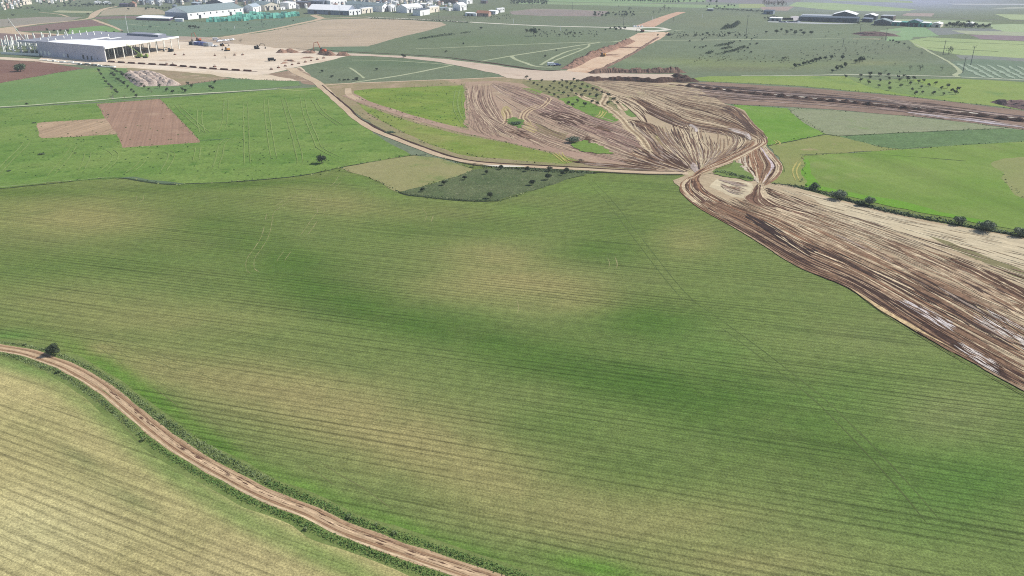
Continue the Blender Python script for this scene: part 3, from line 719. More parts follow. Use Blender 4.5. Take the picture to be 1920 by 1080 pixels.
strip('grassy_path', [(520, 166.5), (560, 169.5), (600, 166.5)], 1.4, land('yellowish path', (176, 182, 118)))
strip('ditch', [(-120, 209), (0, 202.7), (120, 194.3), (240, 184.7), (350, 178.2), (480, 171)], 0.9, M_DARKV, jit=.3)
# the worn diagonal band and the winding track
strip('worn_band', [(655, 178), (672, 187), (700, 197), (760, 216), (850, 242), (940, 260), (1040, 282), (1130, 297), (1280, 315)], [8, 6, 5.2, 5, 5, 5.4, 6, 7, 6], M_PINK, jit=.5)
strip('worn_band', [(650, 200), (690, 222), (745, 249), (800, 274), (860, 293), (960, 303), (1060, 311)], [2.5, 3, 2, 4, 5, 5, 4], land('trodden grass', (160, 146, 112), (148, 144, 100)), jit=.6)
strip('worn_band', [(652, 166), (655, 178), (672, 187)], [3, 4, 4], M_PALE)
strip('dirt_track', [(545, 128), (560, 138), (590, 152), (604, 163), (630, 187), (650, 206), (665, 220), (690, 238), (720, 252), (760, 268), (800, 283), (835, 295), (880, 304), (940, 310), (1000, 313), (1100, 318), (1200, 323.5), (1290, 325)], [7, 6.5, 6, 5.5, 5, 4.6, 4.2, 3.8, 3.4, 3.2, 3.2, 3.2, 3, 3, 3, 3, 3, 4], M_PALE, jit=.3)
strip('ditch', [(604, 160), (634, 185), (655, 203), (672, 220), (700, 237), (728, 250), (766, 265), (806, 280), (845, 293), (880, 301), (940, 307), (1000, 309.5), (1100, 315), (1200, 320.5), (1282, 322)], [.6, 1.0, .8, 1.4, .7, .7, 1.1, 1.1, .5, 1.2, 1.2, 1.4, 1.2, 1.4, 1.0], M_DARKS, jit=.3)
strip('ditch', [(836, 298), (880, 308), (930, 314), (1000, 317), (1100, 322.5), (1200, 326.5), (1280, 327.5)], [.5, .7, .8, .7, .8, 1.2, 1.4], land('dark ditch', (74, 76, 52), (60, 54, 42), fine=1.2, famp=.3), jit=.25)  # ditch strip in dark olive brown tones
strip('gravel_patch', [(905, 309.5), (930, 311.3), (955, 312.2), (985, 312.6)], [.4, 2.0, 2.2, .5], M_WHITE, jit=.2)

# boundary ditches round the big field
for p, wd in (([(-120, 366), (0, 354), (60, 348), (120, 342), (170, 336.5), (215, 334), (245, 336), (275, 341.5), (310, 345), (340, 345.5), (420, 342.3), (500, 336), (560, 330), (610, 321), (640, 314)], [.3, .3, .3, .4, .4, .8, 1.0, 1.3, 1.3, 1.0, .9, .8, .8, .7, .6]),
              ([(640, 314), (690, 305), (740, 297), (772, 292), (800, 291)], .5), ([(742, 357), (760, 365), (800, 370), (850, 375), (900, 377.8), (935, 377)], [.8, 1.2, .9, 1.1, .9, .5]),
              ([(935, 377), (1012, 353.5), (1060, 337), (1095, 328.5)], .3), ([(1440, 274), (1500, 262), (1550, 252.5), (1572, 255.3), (1700, 249), (1880, 241.3)], .6),
              ([(1500, 291), (1590, 287.3), (1690, 293), (1810, 302)], .5), ([(1440, 343.5), (1480, 348), (1520, 357), (1570, 370), (1640, 391), (1720, 408), (1850, 431), (1960, 452)], [.6, .9, 1.0, 1.6, 1.4, 1.2, 1.0, 1.0]),
              ([(1300, 333), (1340, 325), (1380, 333.5), (1410, 340)], [.2, .6, .9, 1.4])):
    strip('field_ditch', p, wd, M_DARKV, jit=.25)
plot('sedge_patch', [(225, 333), (250, 335), (300, 344), (350, 345), (330, 342), (280, 337), (250, 331)], (112, 130, 100), (90, 112, 82), jit=.4)
strip('field_edge', [(372, 263.5), (400, 262.3), (432, 260)], [.8, 1.5, .6], land('dark weeds', (80, 108, 66), (92, 118, 76)), jit=.4)
strip('pale_verge', [(-120, 362), (0, 350.5), (120, 339.5), (215, 331.5)], .4, land('pale verge', (150, 162, 112)), jit=.2)

# ------------------------------------------------------------------ tyre tracks
DK, BR, RD, LT, PU = (86, 63, 50), (136, 108, 86), (150, 114, 88), (208, 188, 156), (166, 148, 134)
rb = Ribbons(next_z())
A0 = [(877, 162), (874, 190), (880, 218), (888, 242), (905, 258)]
A1 = [(899, 158), (896, 187), (912, 215), (946, 236), (985, 254), (1030, 268), (1090, 290)]
A2 = [(921, 158), (926, 185), (936, 207), (948, 228), (985, 247), (1040, 268), (1110, 290)]
P1 = [(4, (140, 114, 98)), (4, (200, 178, 150)), (3, (160, 134, 116)), (1, (104, 82, 72))]
family(rb, [A0, A1], 130, (.22, .5), P1, run=(.2, .7))
family(rb, [A1, A2], 90, (.22, .5), P1, run=(.2, .6))
B0 = [(925, 154), (965, 162), (1010, 176), (1048, 192), (1100, 214), (1165, 235), (1225, 262), (1290, 316)]
B1 = [(921, 158), (950, 180), (990, 200), (1040, 225), (1096, 250), (1150, 272), (1210, 296), (1290, 322)]
B2 = [(948, 230), (990, 250), (1041, 271), (1090, 284), (1150, 300), (1220, 313), (1290, 323)]
family(rb, [B0, B1], 300, (.22, .6), [(4, (138, 110, 98)), (3, (160, 130, 116)), (3, (198, 174, 152)), (2, (100, 78, 70)), (2, (172, 146, 132))], run=(.06, .3))
family(rb, [B1, B2], 140, (.22, .55), [(4, (156, 130, 112)), (4, (200, 180, 152)), (2, (136, 110, 94)), (1, (100, 78, 70))], run=(.06, .3))
# dark clods in the pinkish part
family(rb, [[(1005, 214), (1040, 226), (1070, 242)], [(1012, 208), (1060, 222), (1098, 236)], [(1020, 202), (1075, 214), (1120, 232)]], 46, (.5, 1.3), [(3, DK), (1, (96, 74, 66))], run=(.1, .35))
family(rb, [[(945, 246), (975, 256), (1000, 262)], [(960, 240), (985, 246), (1000, 252)]], 24, (.4, 1.0), [(3, DK), (1, BR)], run=(.12, .4))
family(rb, [[(1100, 232), (1125, 236), (1145, 242)], [(1105, 240), (1130, 244), (1150, 250)]], 22, (.6, 1.4), [(3, (92, 68, 56)), (1, BR)], run=(.2, .5))
family(rb, [[(1095, 254), (1112, 260), (1125, 266)], [(1088, 262), (1105, 268), (1122, 272)]], 16, (.4, 1.0), [(3, DK), (1, BR)], run=(.2, .6))
# light S-shaped wheel marks
for p in ([(985, 235), (978, 222), (985, 208), (1005, 198), (1020, 196)], [(996, 232), (984, 220), (992, 208), (1012, 200)], [(1010, 205), (1022, 196), (1030, 186), (1026, 182)],
          [(944, 205), (950, 216), (948, 230), (940, 236)], [(950, 203), (956, 214), (955, 228)]):
    w = gpath(p, 1.2, rb.z)
    for o in (-.9, .9): rb.add(w + normals(w) * o, .6, alb((206, 182, 146)))
    rb.add(w, .5, alb((140, 112, 92)))
# pale rutted track through the young orchard, and the road south of it
for p in ([(1075, 172), (1095, 183), (1120, 193), (1145, 206), (1165, 222), (1180, 240), (1205, 262), (1225, 290), (1262, 312)], [(1140, 172), (1134, 186), (1130, 196), (1150, 206)], [(1150, 185), (1160, 195), (1172, 208)]):
    w = gpath(p, 1.5, rb.z)
    rb.add(w, 4.2, alb((190, 168, 136))); rb.add(w + normals(w) * 1.2, .6, alb((214, 196, 162))); rb.add(w - normals(w) * 1.2, .6, alb((214, 196, 162))); rb.add(w, .7, alb((150, 128, 100)))
# M2 sweeps
C0 = [(1258, 178), (1313, 190), (1360, 197), (1391, 210), (1415, 236), (1438, 258), (1438, 270)]
C1 = [(1200, 170), (1260, 196), (1320, 212), (1380, 232), (1420, 256), (1432, 268)]
C2 = [(1185, 178), (1242, 206), (1289, 228), (1352, 240), (1400, 255), (1425, 268)]
C3 = [(1160, 182), (1220, 215), (1280, 240), (1350, 252), (1405, 266)]
family(rb, [C0, C1], 140, (.25, .6), [(4, BR), (3, DK), (3, LT), (2, (168, 146, 120))], run=(.15, .6))
family(rb, [C1, C2], 70, (.3, .7), [(3, BR), (2, DK), (3, LT)], run=(.15, .6))
family(rb, [C2, C3], 150, (.25, .7), [(6, DK), (3, BR), (1, PU), (1, LT)], run=(.15, .6))
family(rb, [[(1330, 194), (1372, 200), (1398, 222), (1425, 250)], [(1345, 205), (1375, 216), (1400, 240), (1420, 258)]], 60, (.5, 1.2), [(5, (92, 72, 62)), (2, BR), (1, LT)], run=(.2, .7))
U0 = [(1095, 152), (1160, 158), (1230, 170), (1300, 184), (1370, 196)]
U1 = [(1100, 158), (1150, 176), (1195, 190), (1225, 215)]
family(rb, [[(1120, 150), (1200, 154), (1300, 166), (1400, 186)], U0], 70, (.3, .8), [(3, (146, 120, 102)), (3, (202, 182, 154)), (1, DK), (3, (166, 142, 120))], run=(.1, .35))
family(rb, [U0, [(1100, 156), (1180, 178), (1240, 205), (1300, 235)]], 110, (.25, .6), [(3, (150, 124, 104)), (4, (204, 184, 154)), (1, DK), (3, (170, 148, 122))], run=(.08, .3))
family(rb, [U1, [(1130, 176), (1170, 195), (1200, 225), (1212, 250)]], 50, (.35, .7), [(3, BR), (4, LT), (1, DK)], run=(.3, .8))
family(rb, [[(1178, 222), (1220, 232), (1256, 256)], [(1175, 228), (1208, 244), (1240, 262)]], 40, (.5, 1.2), [(4, DK), (2, BR), (1, PU)], run=(.2, .6))
# fan of lines that run together at the crossing
D = [[(1172, 222), (1185, 242), (1212, 262), (1228, 288), (1262, 312), (1298, 324)], [(1215, 236), (1232, 258), (1262, 288), (1300, 323)], [(1250, 232), (1262, 256), (1284, 288), (1303, 321)], [(1283, 232), (1292, 258), (1302, 290), (1307, 319)],
     [(1315, 238), (1318, 262), (1328, 284), (1316, 316)], [(1356, 244), (1374, 258), (1362, 284), (1314, 316)], [(1398, 258), (1408, 268), (1372, 290), (1316, 316)]]
family(rb, D, 250, (.22, .5), [(4, (132, 106, 88)), (3, (206, 188, 156)), (3, (156, 132, 106)), (2, (92, 72, 62)), (1, PU)], run=(.15, .6), pair=1.4)
family(rb, [[(1195, 262), (1240, 296), (1296, 322)], [(1175, 285), (1230, 306), (1292, 324)], [(1150, 300), (1220, 314), (1288, 325)]], 110, (.4, 1.0), [(5, DK), (3, BR), (2, LT), (1, PU)], run=(.15, .55))
family(rb, [[(1058, 300), (1130, 306), (1230, 316)], [(1090, 308), (1150, 314), (1240, 320)]], 46, (.5, 1.2), [(4, DK), (2, PU), (2, BR)], run=(.15, .5))
family(rb, [[(1240, 278), (1270, 296), (1295, 316)], [(1230, 286), (1262, 304), (1290, 320)]], 46, (.4, 1.0), [(5, DK), (2, PU), (1, LT)], run=(.2, .7))
# wet grey-lilac mud
family(rb, [[(1360, 238), (1395, 246), (1412, 262)], [(1372, 246), (1398, 254), (1408, 264)]], 30, (.6, 1.4), [(3, (200, 188, 180)), (2, PU), (1, BR)], run=(.3, .7))
family(rb, [[(1290, 234), (1302, 242), (1304, 250)], [(1296, 232), (1306, 240), (1308, 248)]], 14, (.6, 1.2), [(2, (190, 178, 170)), (2, PU)], run=(.4, .9))
family(rb, [[(1300, 302), (1304, 312), (1308, 322)], [(1294, 306), (1300, 316), (1304, 324)]], 10, (.6, 1.2), [(1, (178, 162, 152)), (1, PU), (1, BR)], run=(.5, .9))
# band along the near edge, through the crossing
E0 = [(1435, 256), (1440, 266), (1420, 279), (1376, 302), (1322, 322), (1290, 334), (1277, 346), (1283, 363), (1318, 392), (1400, 439), (1500, 500), (1592, 539), (1700, 609), (1841, 688), (1960, 750)]
E1 = [(1412, 264), (1400, 277), (1352, 300), (1312, 320), (1298, 336), (1298, 354), (1328, 380), (1400, 418), (1500, 468), (1600, 510), (1750, 596), (1960, 712)]
E2 = [(1392, 270), (1362, 292), (1320, 318), (1309, 339), (1328, 362), (1380, 388), (1440, 408), (1520, 448), (1620, 494), (1760, 566), (1960, 672)]
family(rb, [[p for p in E0[:6]], E1[:6]], 150, (.25, .6), [(4, (128, 100, 82)), (2, RD), (3, LT), (1, DK)], run=(.5, 1.0), wob=.8)
TRACK_Z = rb.z
rb.build('tyre_tracks', tinted('track soil', 2.2, .38))
rb = Ribbons(.004 * (int(COVER[int((250 - GY0) / GS):int((780 - GY0) / GS), int((1270 - GX0) / GS):int((1940 - GX0) / GS)].max()) + 1))
family(rb, [E0, E1], 300, (.2, .55), [(5, BR), (4, DK), (3, LT), (2, RD)], run=(.1, .4), wob=.8)
family(rb, [E1, E2], 260, (.2, .55), [(5, BR), (4, DK), (3, LT), (3, RD)], run=(.08, .35), wob=.8)
family(rb, [E0[5:9], E1[4:7], E2[3:6]], 110, (.3, .7), [(4, (112, 84, 70)), (3, LT), (2, RD), (3, DK)], run=(.5, 1.0), wob=.5)
lo0, lo1 = E0[8:], [(1330, 384), (1420, 428), (1520, 480), (1640, 535), (1760, 606), (1960, 722)]
family(rb, [lo0, lo1], 260, (.25, .7), [(6, (76, 56, 48)), (4, BR), (2, (170, 146, 120))], run=(.08, .35), wob=.8)
# second loop
F = [[(1398, 270), (1386, 286), (1386, 304), (1400, 324), (1420, 344)], [(1412, 271), (1401, 288), (1403, 308), (1414, 326), (1422, 345)], [(1420, 271), (1428, 290), (1437, 310), (1430, 330), (1426, 346)], [(1430, 274), (1447, 295), (1459, 312), (1452, 330), (1432, 346)], [(1436, 276), (1452, 292), (1466, 312), (1460, 329), (1440, 344), (1430, 350)]]
family(rb, F, 130, (.35, .8), [(5, BR), (3, DK), (3, LT), (2, RD), (1, (206, 190, 190))], run=(.4, 1.0), wob=.5)
family(rb, [F[0], F[1]], 22, (.4, .9), [(3, (206, 192, 168)), (2, BR)], run=(.3, .7))
Gm = [[(1420, 343), (1411, 360), (1398, 374), (1470, 402), (1570, 446), (1700, 508), (1960, 630)], [(1424, 346), (1418, 364), (1430, 386), (1520, 420), (1640, 470), (1780, 530), (1960, 606)], [(1430, 346), (1440, 366), (1500, 388), (1560, 406), (1700, 452), (1960, 560)]]
family(rb, Gm, 260, (.2, .55), [(2, BR), (1, DK), (4, (204, 186, 156)), (4, (166, 142, 116)), (1, RD)], run=(.06, .3), wob=.8)
family(rb, [g_[:4] for g_ in Gm], 70, (.35, .7), [(4, (128, 98, 80)), (2, DK), (2, LT)], run=(.4, .9), wob=.5)
family(rb, [[(1436, 350), (1480, 366), (1540, 388)], [(1430, 358), (1470, 378), (1510, 398)]], 50, (.4, .9), [(5, DK), (2, BR), (2, LT)], run=(.2, .6))
H = [[(1470, 350), (1560, 376), (1700, 410), (1960, 458)], [(1460, 358), (1540, 388), (1640, 418), (1780, 462), (1960, 520)], [(1440, 366), (1520, 398), (1620, 436), (1760, 496), (1960, 580)]]
family(rb, [H[0], H[1]], 70, (.2, .5), [(4, (178, 158, 128)), (4, (216, 202, 172)), (1, (132, 110, 92))], run=(.04, .16))
family(rb, [H[1], H[2]], 110, (.2, .5), [(2, (140, 116, 98)), (4, (206, 190, 160)), (4, (170, 148, 120)), (.5, DK)], run=(.05, .25))
W = [[(1560, 430), (1660, 478), (1780, 540), (1960, 640)], [(1500, 455), (1620, 512), (1760, 584), (1960, 690)]]
family(rb, W, 150, (.3, .8), [(6, (76, 58, 50)), (4, BR), (1, LT), (1, PU)], run=(.1, .4))
family(rb, [[(1640, 440), (1760, 488), (1960, 584)], [(1680, 470), (1800, 530), (1960, 620)]], 120, (.3, .9), [(4, BR), (1, (92, 72, 62)), (4, LT), (4, (178, 154, 126))], run=(.08, .35))
family(rb, [[(1790, 480), (1860, 512), (1960, 562)], [(1760, 484), (1840, 520), (1960, 590)]], 60, (.3, .8), [(5, DK), (2, BR), (2, LT)], run=(.2, .6))
family(rb, [[(1840, 570), (1900, 602), (1960, 634)], [(1820, 592), (1890, 636), (1960, 676)]], 70, (.12, .4), [(4, (214, 204, 194)), (2, BR), (1, DK)], run=(.1, .4))
family(rb, [[(1395, 405), (1450, 440), (1520, 486)], [(1400, 396), (1470, 434), (1540, 476)]], 70, (.35, .9), [(6, (62, 47, 43)), (2, BR), (1, LT)], run=(.2, .6))
family(rb, [[(1700, 560), (1760, 592), (1800, 615)], [(1680, 562), (1740, 598), (1786, 628)]], 70, (.12, .4), [(5, (214, 204, 200)), (2, BR), (2, DK)], run=(.15, .5))
family(rb, [[(1780, 646), (1830, 676), (1880, 706)], [(1800, 640), (1850, 668), (1890, 690)]], 60, (.12, .4), [(5, (214, 204, 196)), (2, BR), (2, DK)], run=(.15, .5))
family(rb, [[(1328, 362), (1380, 388), (1440, 408), (1520, 448), (1620, 494), (1700, 530)], [(1404, 376), (1470, 402), (1560, 440), (1640, 476), (1720, 512)]], 150, (.2, .55), [(3, BR), (3, LT), (4, (172, 148, 120)), (1, DK), (1, RD)], run=(.1, .4), wob=.8)
family(rb, [[(1352, 340), (1376, 348), (1404, 356)], [(1350, 348), (1370, 360), (1396, 368)]], 26, (.25, .7), [(3, PU), (2, BR), (2, (190, 174, 150))], run=(.3, .8))
family(rb, [[(1340, 334), (1376, 341), (1410, 347)], [(1346, 340), (1380, 348), (1408, 354)]], 14, (.25, .7), [(2, PU), (2, BR)], run=(.3, .8))
for p in ([(1590, 537), (1655, 580), (1720, 622)], [(1625, 560), (1700, 606), (1790, 655)]):
    w = gpath(p, 1.5, rb.z); rb.add(w, 1.0, alb((206, 180, 138)), .4)
w = gpath([(1596, 541), (1655, 585), (1760, 650), (1842, 697), (1960, 762)], 1.5, rb.z); rb.add(w, .16, alb((86, 78, 54)), .1)
# streaks in the long trench strip
T0 = [(1285, 158), (1400, 163), (1500, 170), (1600, 178), (1700, 189), (1930, 220)]; T1 = [(1285, 176), (1400, 188), (1500, 195), (1600, 203), (1700, 213), (1930, 243)]
family(rb, [T0, T1], 150, (.6, 1.6), [(3, (112, 92, 84)), (3, (168, 148, 138)), (2, (92, 74, 66)), (1, PU)], run=(.05, .25))
family(rb, [[(1700, 213), (1760, 219), (1960, 246)], [(1700, 209), (1760, 215), (1960, 240)]], 26, (.8, 2.0), [(1, (190, 180, 184)), (1, PU)], run=(.1, .4))
rb.build('tyre_tracks', tinted('track soil', 2.2, .38))
plot('green_patch', [(1338, 326), (1352, 318), (1382, 300), (1398, 320), (1412, 339), (1372, 333)], (116, 140, 70), (130, 146, 84), jit=1.6, step=1.2, z=TRACK_Z + .070)
plot('grass_patch', [(950, 224), (962, 219), (980, 224), (984, 233), (972, 240), (954, 232)], (116, 142, 70), (98, 128, 64), jit=1.6, step=1.2, z=TRACK_Z + .078)
plot('grass_patch', [(1072, 270), (1092, 262), (1120, 272), (1152, 287), (1120, 288), (1085, 282)], (104, 144, 52), (122, 146, 70), c3=(86, 126, 48), p3=.58, s3=.2, jit=1.6, step=1.2, z=TRACK_Z + .086)

# tramlines and wheel marks in the crops
rb = Ribbons(next_z() + .004)
YM = (138, 160, 88)
tram = [[(500, 182), (500, 205), (506, 250), (514, 300)], [(530, 180), (540, 215), (556, 270), (562, 305), (548, 314)], [(566, 178), (574, 215), (592, 260), (602, 278), (640, 298)], [(460, 190), (462, 240), (464, 310)], [(424, 186), (422, 225), (416, 243), (402, 250)], [(376, 200), (374, 225), (380, 250)],
        [(330, 195), (350, 215), (378, 240), (390, 250)], [(436, 256), (418, 268), (412, 290), (404, 316)], [(310, 283), (322, 288), (318, 302), (306, 322)], [(205, 280), (216, 290), (210, 305), (192, 322)], [(140, 272), (120, 300), (94, 330)], [(52, 262), (44, 275), (20, 298), (-10, 330)],
        [(165, 285), (162, 300), (152, 320)], [(268, 300), (258, 312), (238, 325)], [(372, 275), (368, 300)], [(586, 182), (604, 210), (640, 236)], [(868, 165), (862, 190), (870, 225)], [(858, 166), (854, 200), (868, 232)]]
for p in tram:
    w = gpath(p, 1.5, rb.z)
    for o in (-1.0, 1.0): rb.add(w + normals(w) * (o + wobble(len(w), .15, 8, RNG))[:, None], .42, alb(YM, RNG.uniform(.88, 1.0)), .1)
for p in ([(1035, 285), (1046, 293), (1062, 306)], [(1050, 284), (1056, 294), (1072, 305)], [(1500, 300), (1490, 320), (1496, 340)], [(1452, 262), (1460, 268), (1452, 272)], [(1128, 206), (1126, 214), (1116, 222)], [(1136, 208), (1130, 216), (1124, 222)]):
    w = gpath(p, 1.2, rb.z)
    for o in (-.6, .6): rb.add(w + normals(w) * o, .45, alb((186, 176, 104)), .2)
rb.build('wheel_marks', tinted('crop mark', 2.0, .2))
# pale diagonal rows in the young orchard at the right edge
rb = Ribbons(rb.z + .01)
for k in range(13):
    x = 1800 + k * 19
    w = gpath([(x - 6, 118 + k * .9), (x + 20, 132 + k * .9), (x + 46, 146 + k * .7)], 2, rb.z)
    rb.add(w + normals(w) * wobble(len(w), .8, 4, RNG)[:, None], 2.6, alb((158, 174, 150)), .1)
rb.build('pale_grass_rows', tinted('pale rows', .6, .3))
# ------------------------------------------------------------------ earth banks, heaps and mounds
def ridge(name, px, width, height, mat, bump=0.35, step=1.2, seed=1, label=None, cat=None, kind='structure', period=4, ends=True, base_z=0.0, lift=None):
    """long heap of earth along a path with an uneven crest"""
    rng = random.Random(seed)
    w = gpath(px, step); n = len(w); nn = normals(w); K = 7
    crest = 1 + wobble(n, bump, period, rng) + wobble(n, bump * .5, 2, rng)
    if lift: crest *= lift(n)
    v, f = [], []
    for i in range(n):
        e = min(1.0, min(i, n - 1 - i) / max(1, .04 * n) * .5 + .05) if ends else 1
        for k in range(K):
            s = k / (K - 1) * 2 - 1
            hgt = max(0, 1 - abs(s) ** 1.5) * height * crest[i] * e
            j = rng.uniform(-.12, .12)
            p = w[i] + nn[i] * (s + j * (abs(s) < .9)) * width / 2 * (.8 + .2 * crest[i])
            v.append((p[0], p[1], base_z - .05 + hgt * (1 + rng.uniform(-.15, .15))))
    for i in range(n - 1):
        for k in range(K - 1):
            f.append((i * K + k, (i + 1) * K + k, (i + 1) * K + k + 1, i * K + k + 1))
    o = link_mesh(name, v, f, mat)
    return tag(o, label, cat, None, kind)

M_CUT = land('sandy cutting', (230, 202, 172), (216, 186, 156), big=.05, fine=.5, famp=.16, c3=(198, 160, 132), p3=.55, s3=.07)
sheet('cutting', [(1062, 133), (1112, 138), (1160, 113), (1200, 92), (1240, 72), (1256, 60), (1228, 60), (1196, 62), (1165, 80), (1120, 98), (1085, 114)], M_CUT)
M_BANKR = land('reddish bank', (172, 136, 116), (146, 116, 100), big=.15, fine=.8, famp=.3, c3=(110, 92, 80), p3=.55, s3=.25)
M_BANKD = land('dark spoil', (112, 88, 76), (84, 66, 60), big=.15, fine=.8, famp=.3)
M_BANKB = land('brown bank', (150, 124, 108), (124, 100, 88), big=.12, fine=.6, famp=.3, c3=(96, 78, 70), p3=.52, s3=.4)
ridge('spoil_bank', [(1103, 137.5), (1150, 135.5), (1200, 136), (1250, 136), (1284, 135)], 8, 2.6, M_BANKB, bump=.3, step=.8, period=6, seed=3)
ridge('spoil_bank', [(1060, 130), (1078, 122), (1090, 115), (1110, 106), (1130, 98), (1150, 91), (1168, 84), (1186, 76)], 9, 3.0, M_BANKR, bump=.3, seed=4)
ridge('spoil_bank', [(1112, 138), (1150, 119), (1180, 104), (1202, 91), (1218, 80), (1236, 69)], 3, 1.0, M_BANKB, bump=.4, seed=5)
ridge('spoil_bank', [(1086, 152), (1130, 150.5), (1180, 151.5), (1230, 154.5), (1262, 152.5), (1310, 153)], 6, 2.2, M_BANKD, bump=.3, seed=6)
ridge('spoil_bank', [(1262, 142), (1276, 145), (1290, 149), (1304, 153)], 6, 1.8, M_BANKD, bump=.3, seed=8)
for i, (a, b) in enumerate([((1150, 90.5), (1210, 89.5)), ((1128, 104), (1165, 103.5))]):
    ridge('spoil_bank', [a, b], 3, .8, M_BANKR, bump=.3, seed=20 + i)
WL = [(1250, 156.5), (1300, 161), (1380, 170.5), (1440, 176), (1500, 182), (1603, 190.6), (1697, 200), (1784, 208.6), (1841, 213.7), (1916, 222.8), (2000, 233)]
strip('mud_band', [(x, y - 4) for x, y in WL], [1, 4, 6, 7, 6, 5, 4, 3, 3], land('wet black mud', (84, 68, 64), (66, 54, 50), big=.1, fine=.8, famp=.25, rough=.5), jit=.8)
strip('gravel_line', WL, [.6, 2.0, 2.4, 2.6, 2.6, 1.8, 1.6, 2.4, 1.6, 2.4, 2.0], M_WHITE, jit=.7, z=.12)
def humps(n): return np.abs(np.sin(np.arange(n) * 1.2 / 6.2 * math.pi + np.sin(np.arange(n) * .07) * 1.3)) ** .8 * .8 + .25
ridge('spoil_bank', [(x, y + 2.0 + .010 * (x - 1250) ** .9) for x, y in WL], 4.4, 1.5, M_BANKD, bump=.25, seed=9, lift=humps)
M_HEAP = land('yard soil heap', (186, 150, 128), (150, 118, 100), big=.2, fine=.8, famp=.3, c3=(112, 86, 74), p3=.55, s3=.3)
for i, (p, w_, h_, lb) in enumerate([([(522, 99.5), (540, 97.5), (557, 99)], 9, 2.6, 'long low heap of reddish soil in the middle of the building yard'),
                                 ([(566, 98.5), (578, 99.5), (592, 99.5)], 6, 2.4, 'dark soil heap beside the excavator at the yard corner'),
                                 ([(598, 101), (612, 103), (626, 104.5)], 7, 2.6, 'orange brown soil heap at the yard corner beside the green plain'),
                                 ([(630, 104), (642, 104), (656, 104.5)], 6, 2.0, 'small pale heap of earth where the sandy road leaves the yard'),
                                 ([(563, 109.5), (575, 108.8), (590, 108.6)], 3.4, .8, 'flat dark strip of soil lying near the row of footing pits'),
                                 ([(532, 115), (540, 113.8), (552, 115.5)], 3, .8, 'short dark heap of soil beside the footing pits'),
                                 ([(526, 120), (534, 118.6), (542, 118.4)], 2.4, .7, 'thin brown ridge of soil just before the short dark heap')]):
    ridge('soil_heap', p, w_, h_, M_HEAP, bump=.4, seed=30 + i, label=lb, cat='soil heap', kind='thing')
M_MOUND = land('pale gravel mound', (208, 190, 176), (190, 170, 156), big=.3, fine=1.2, famp=.22, c3=(222, 208, 192), p3=.55, s3=.5)
for i, (p, w_, lb) in enumerate([([(243, 139), (250, 145), (259, 152), (268, 158), (274, 162)], 9, 'leftmost pale gravel mound, next to the line of small trees'),
                             ([(251, 136.5), (262, 143), (274, 150), (283, 156), (292, 161.5)], 8, 'second pale gravel mound from the left, with the longest crest'),
                             ([(262, 135), (274, 141), (288, 149), (300, 156), (306, 161)], 8, 'pale gravel mound in the middle of the five ridges'),
                             ([(272, 136), (286, 142), (298, 149), (308, 156), (314, 161)], 8, 'second pale gravel mound from the right'),
                             ([(291, 142), (302, 147), (314, 153), (322, 158), (327, 161)], 8, 'rightmost pale gravel mound, at the edge of the bare ground')]):
    tag(ridge('gravel_mound', p, w_, 2.3, M_MOUND, bump=.25, seed=40 + i, label=lb, cat='gravel mound', kind='thing'), group='pale gravel mounds beside the orchard')
BRH = land('dead brush', (142, 116, 112), (112, 92, 88), big=.3, fine=1.2, famp=.45, c3=(166, 142, 132), p3=.55, s3=.6)
ridge('brush_heap', [(1626, 66), (1640, 64), (1652, 68)], 34, 2.2, BRH, bump=.3, seed=51, label='purplish brown heap of dead brush beside the pole in the plain', cat='brush heap', kind='thing')
ridge('brush_heap', [(1872, 196), (1900, 196), (1940, 204), (1990, 210)], 16, 2.4, BRH, bump=.3, seed=52, label='brown brush heap at the right edge beyond the trench', cat='brush heap', kind='thing')

# ------------------------------------------------------------------ trees and shrubs
OLIVE = leafmat('olive leaves', (40, 54, 40), (88, 102, 76))
DKGRN = leafmat('dark leaves', (42, 60, 40), (84, 104, 66))
GREY = leafmat('grey green leaves', (88, 106, 84), (146, 158, 134))
FAINT = leafmat('thin leaves', (84, 100, 78), (128, 138, 110))
BARE = leafmat('dry twigs', (112, 96, 84), (150, 136, 118))
REED = leafmat('verge plants', (86, 110, 66), (156, 170, 118))
REEDG = leafmat('verge plants green', (68, 106, 52), (124, 156, 82))
HEDGE = leafmat('hedge leaves', (56, 78, 56), (112, 132, 100))
BARK = paint('bark', (92, 80, 68), rough=.9, spec=.05, grime=.3, scale=2)

def leaf_cloud(rng, n, size, lobes, spread=1.0, upright=0.0):
    """n small leaf clumps spread over lobes (x, y, z, rx, rz)"""
    v, f, sh = [], [], []
    lb = [rng.uniform(-.22, .22) for _ in lobes]
    wts = [l[3] * l[3] for l in lobes]
    for _ in range(n):
        k = rng.choices(range(len(lobes)), wts)[0]
        x, y, z, rx, rz = lobes[k]
        d = Vector((rng.gauss(0, 1), rng.gauss(0, 1), rng.gauss(.15, 1))).normalized()
        r = rng.uniform(.55, 1.05) ** .6
        p = Vector((x, y, z)) + Vector((d.x * rx * r, d.y * rx * r, d.z * rz * r))
        nrm = (d + Vector((rng.gauss(0, .5), rng.gauss(0, .5), rng.gauss(0, .5)))).normalized()
        t = nrm.orthogonal().normalized(); t = Matrix.Rotation(rng.uniform(0, 6.28), 3, nrm) @ t
        b = nrm.cross(t)
        if upright: b = (b * (1 - upright) + Vector((0, 0, 1)) * upright)
        s = size * rng.uniform(.6, 1.4); s2 = s * rng.uniform(.5, .9)
        q = len(v)
        v += [p - t * s - b * s2 * .4, p + t * s * .4 - b * s2, p + t * s + b * s2 * .3, p - t * s * .3 + b * s2]
        f.append((q, q + 1, q + 2, q + 3)); sh.append(min(1, max(0, .5 + lb[k] + rng.uniform(-.35, .35))))
    return v, f, sh

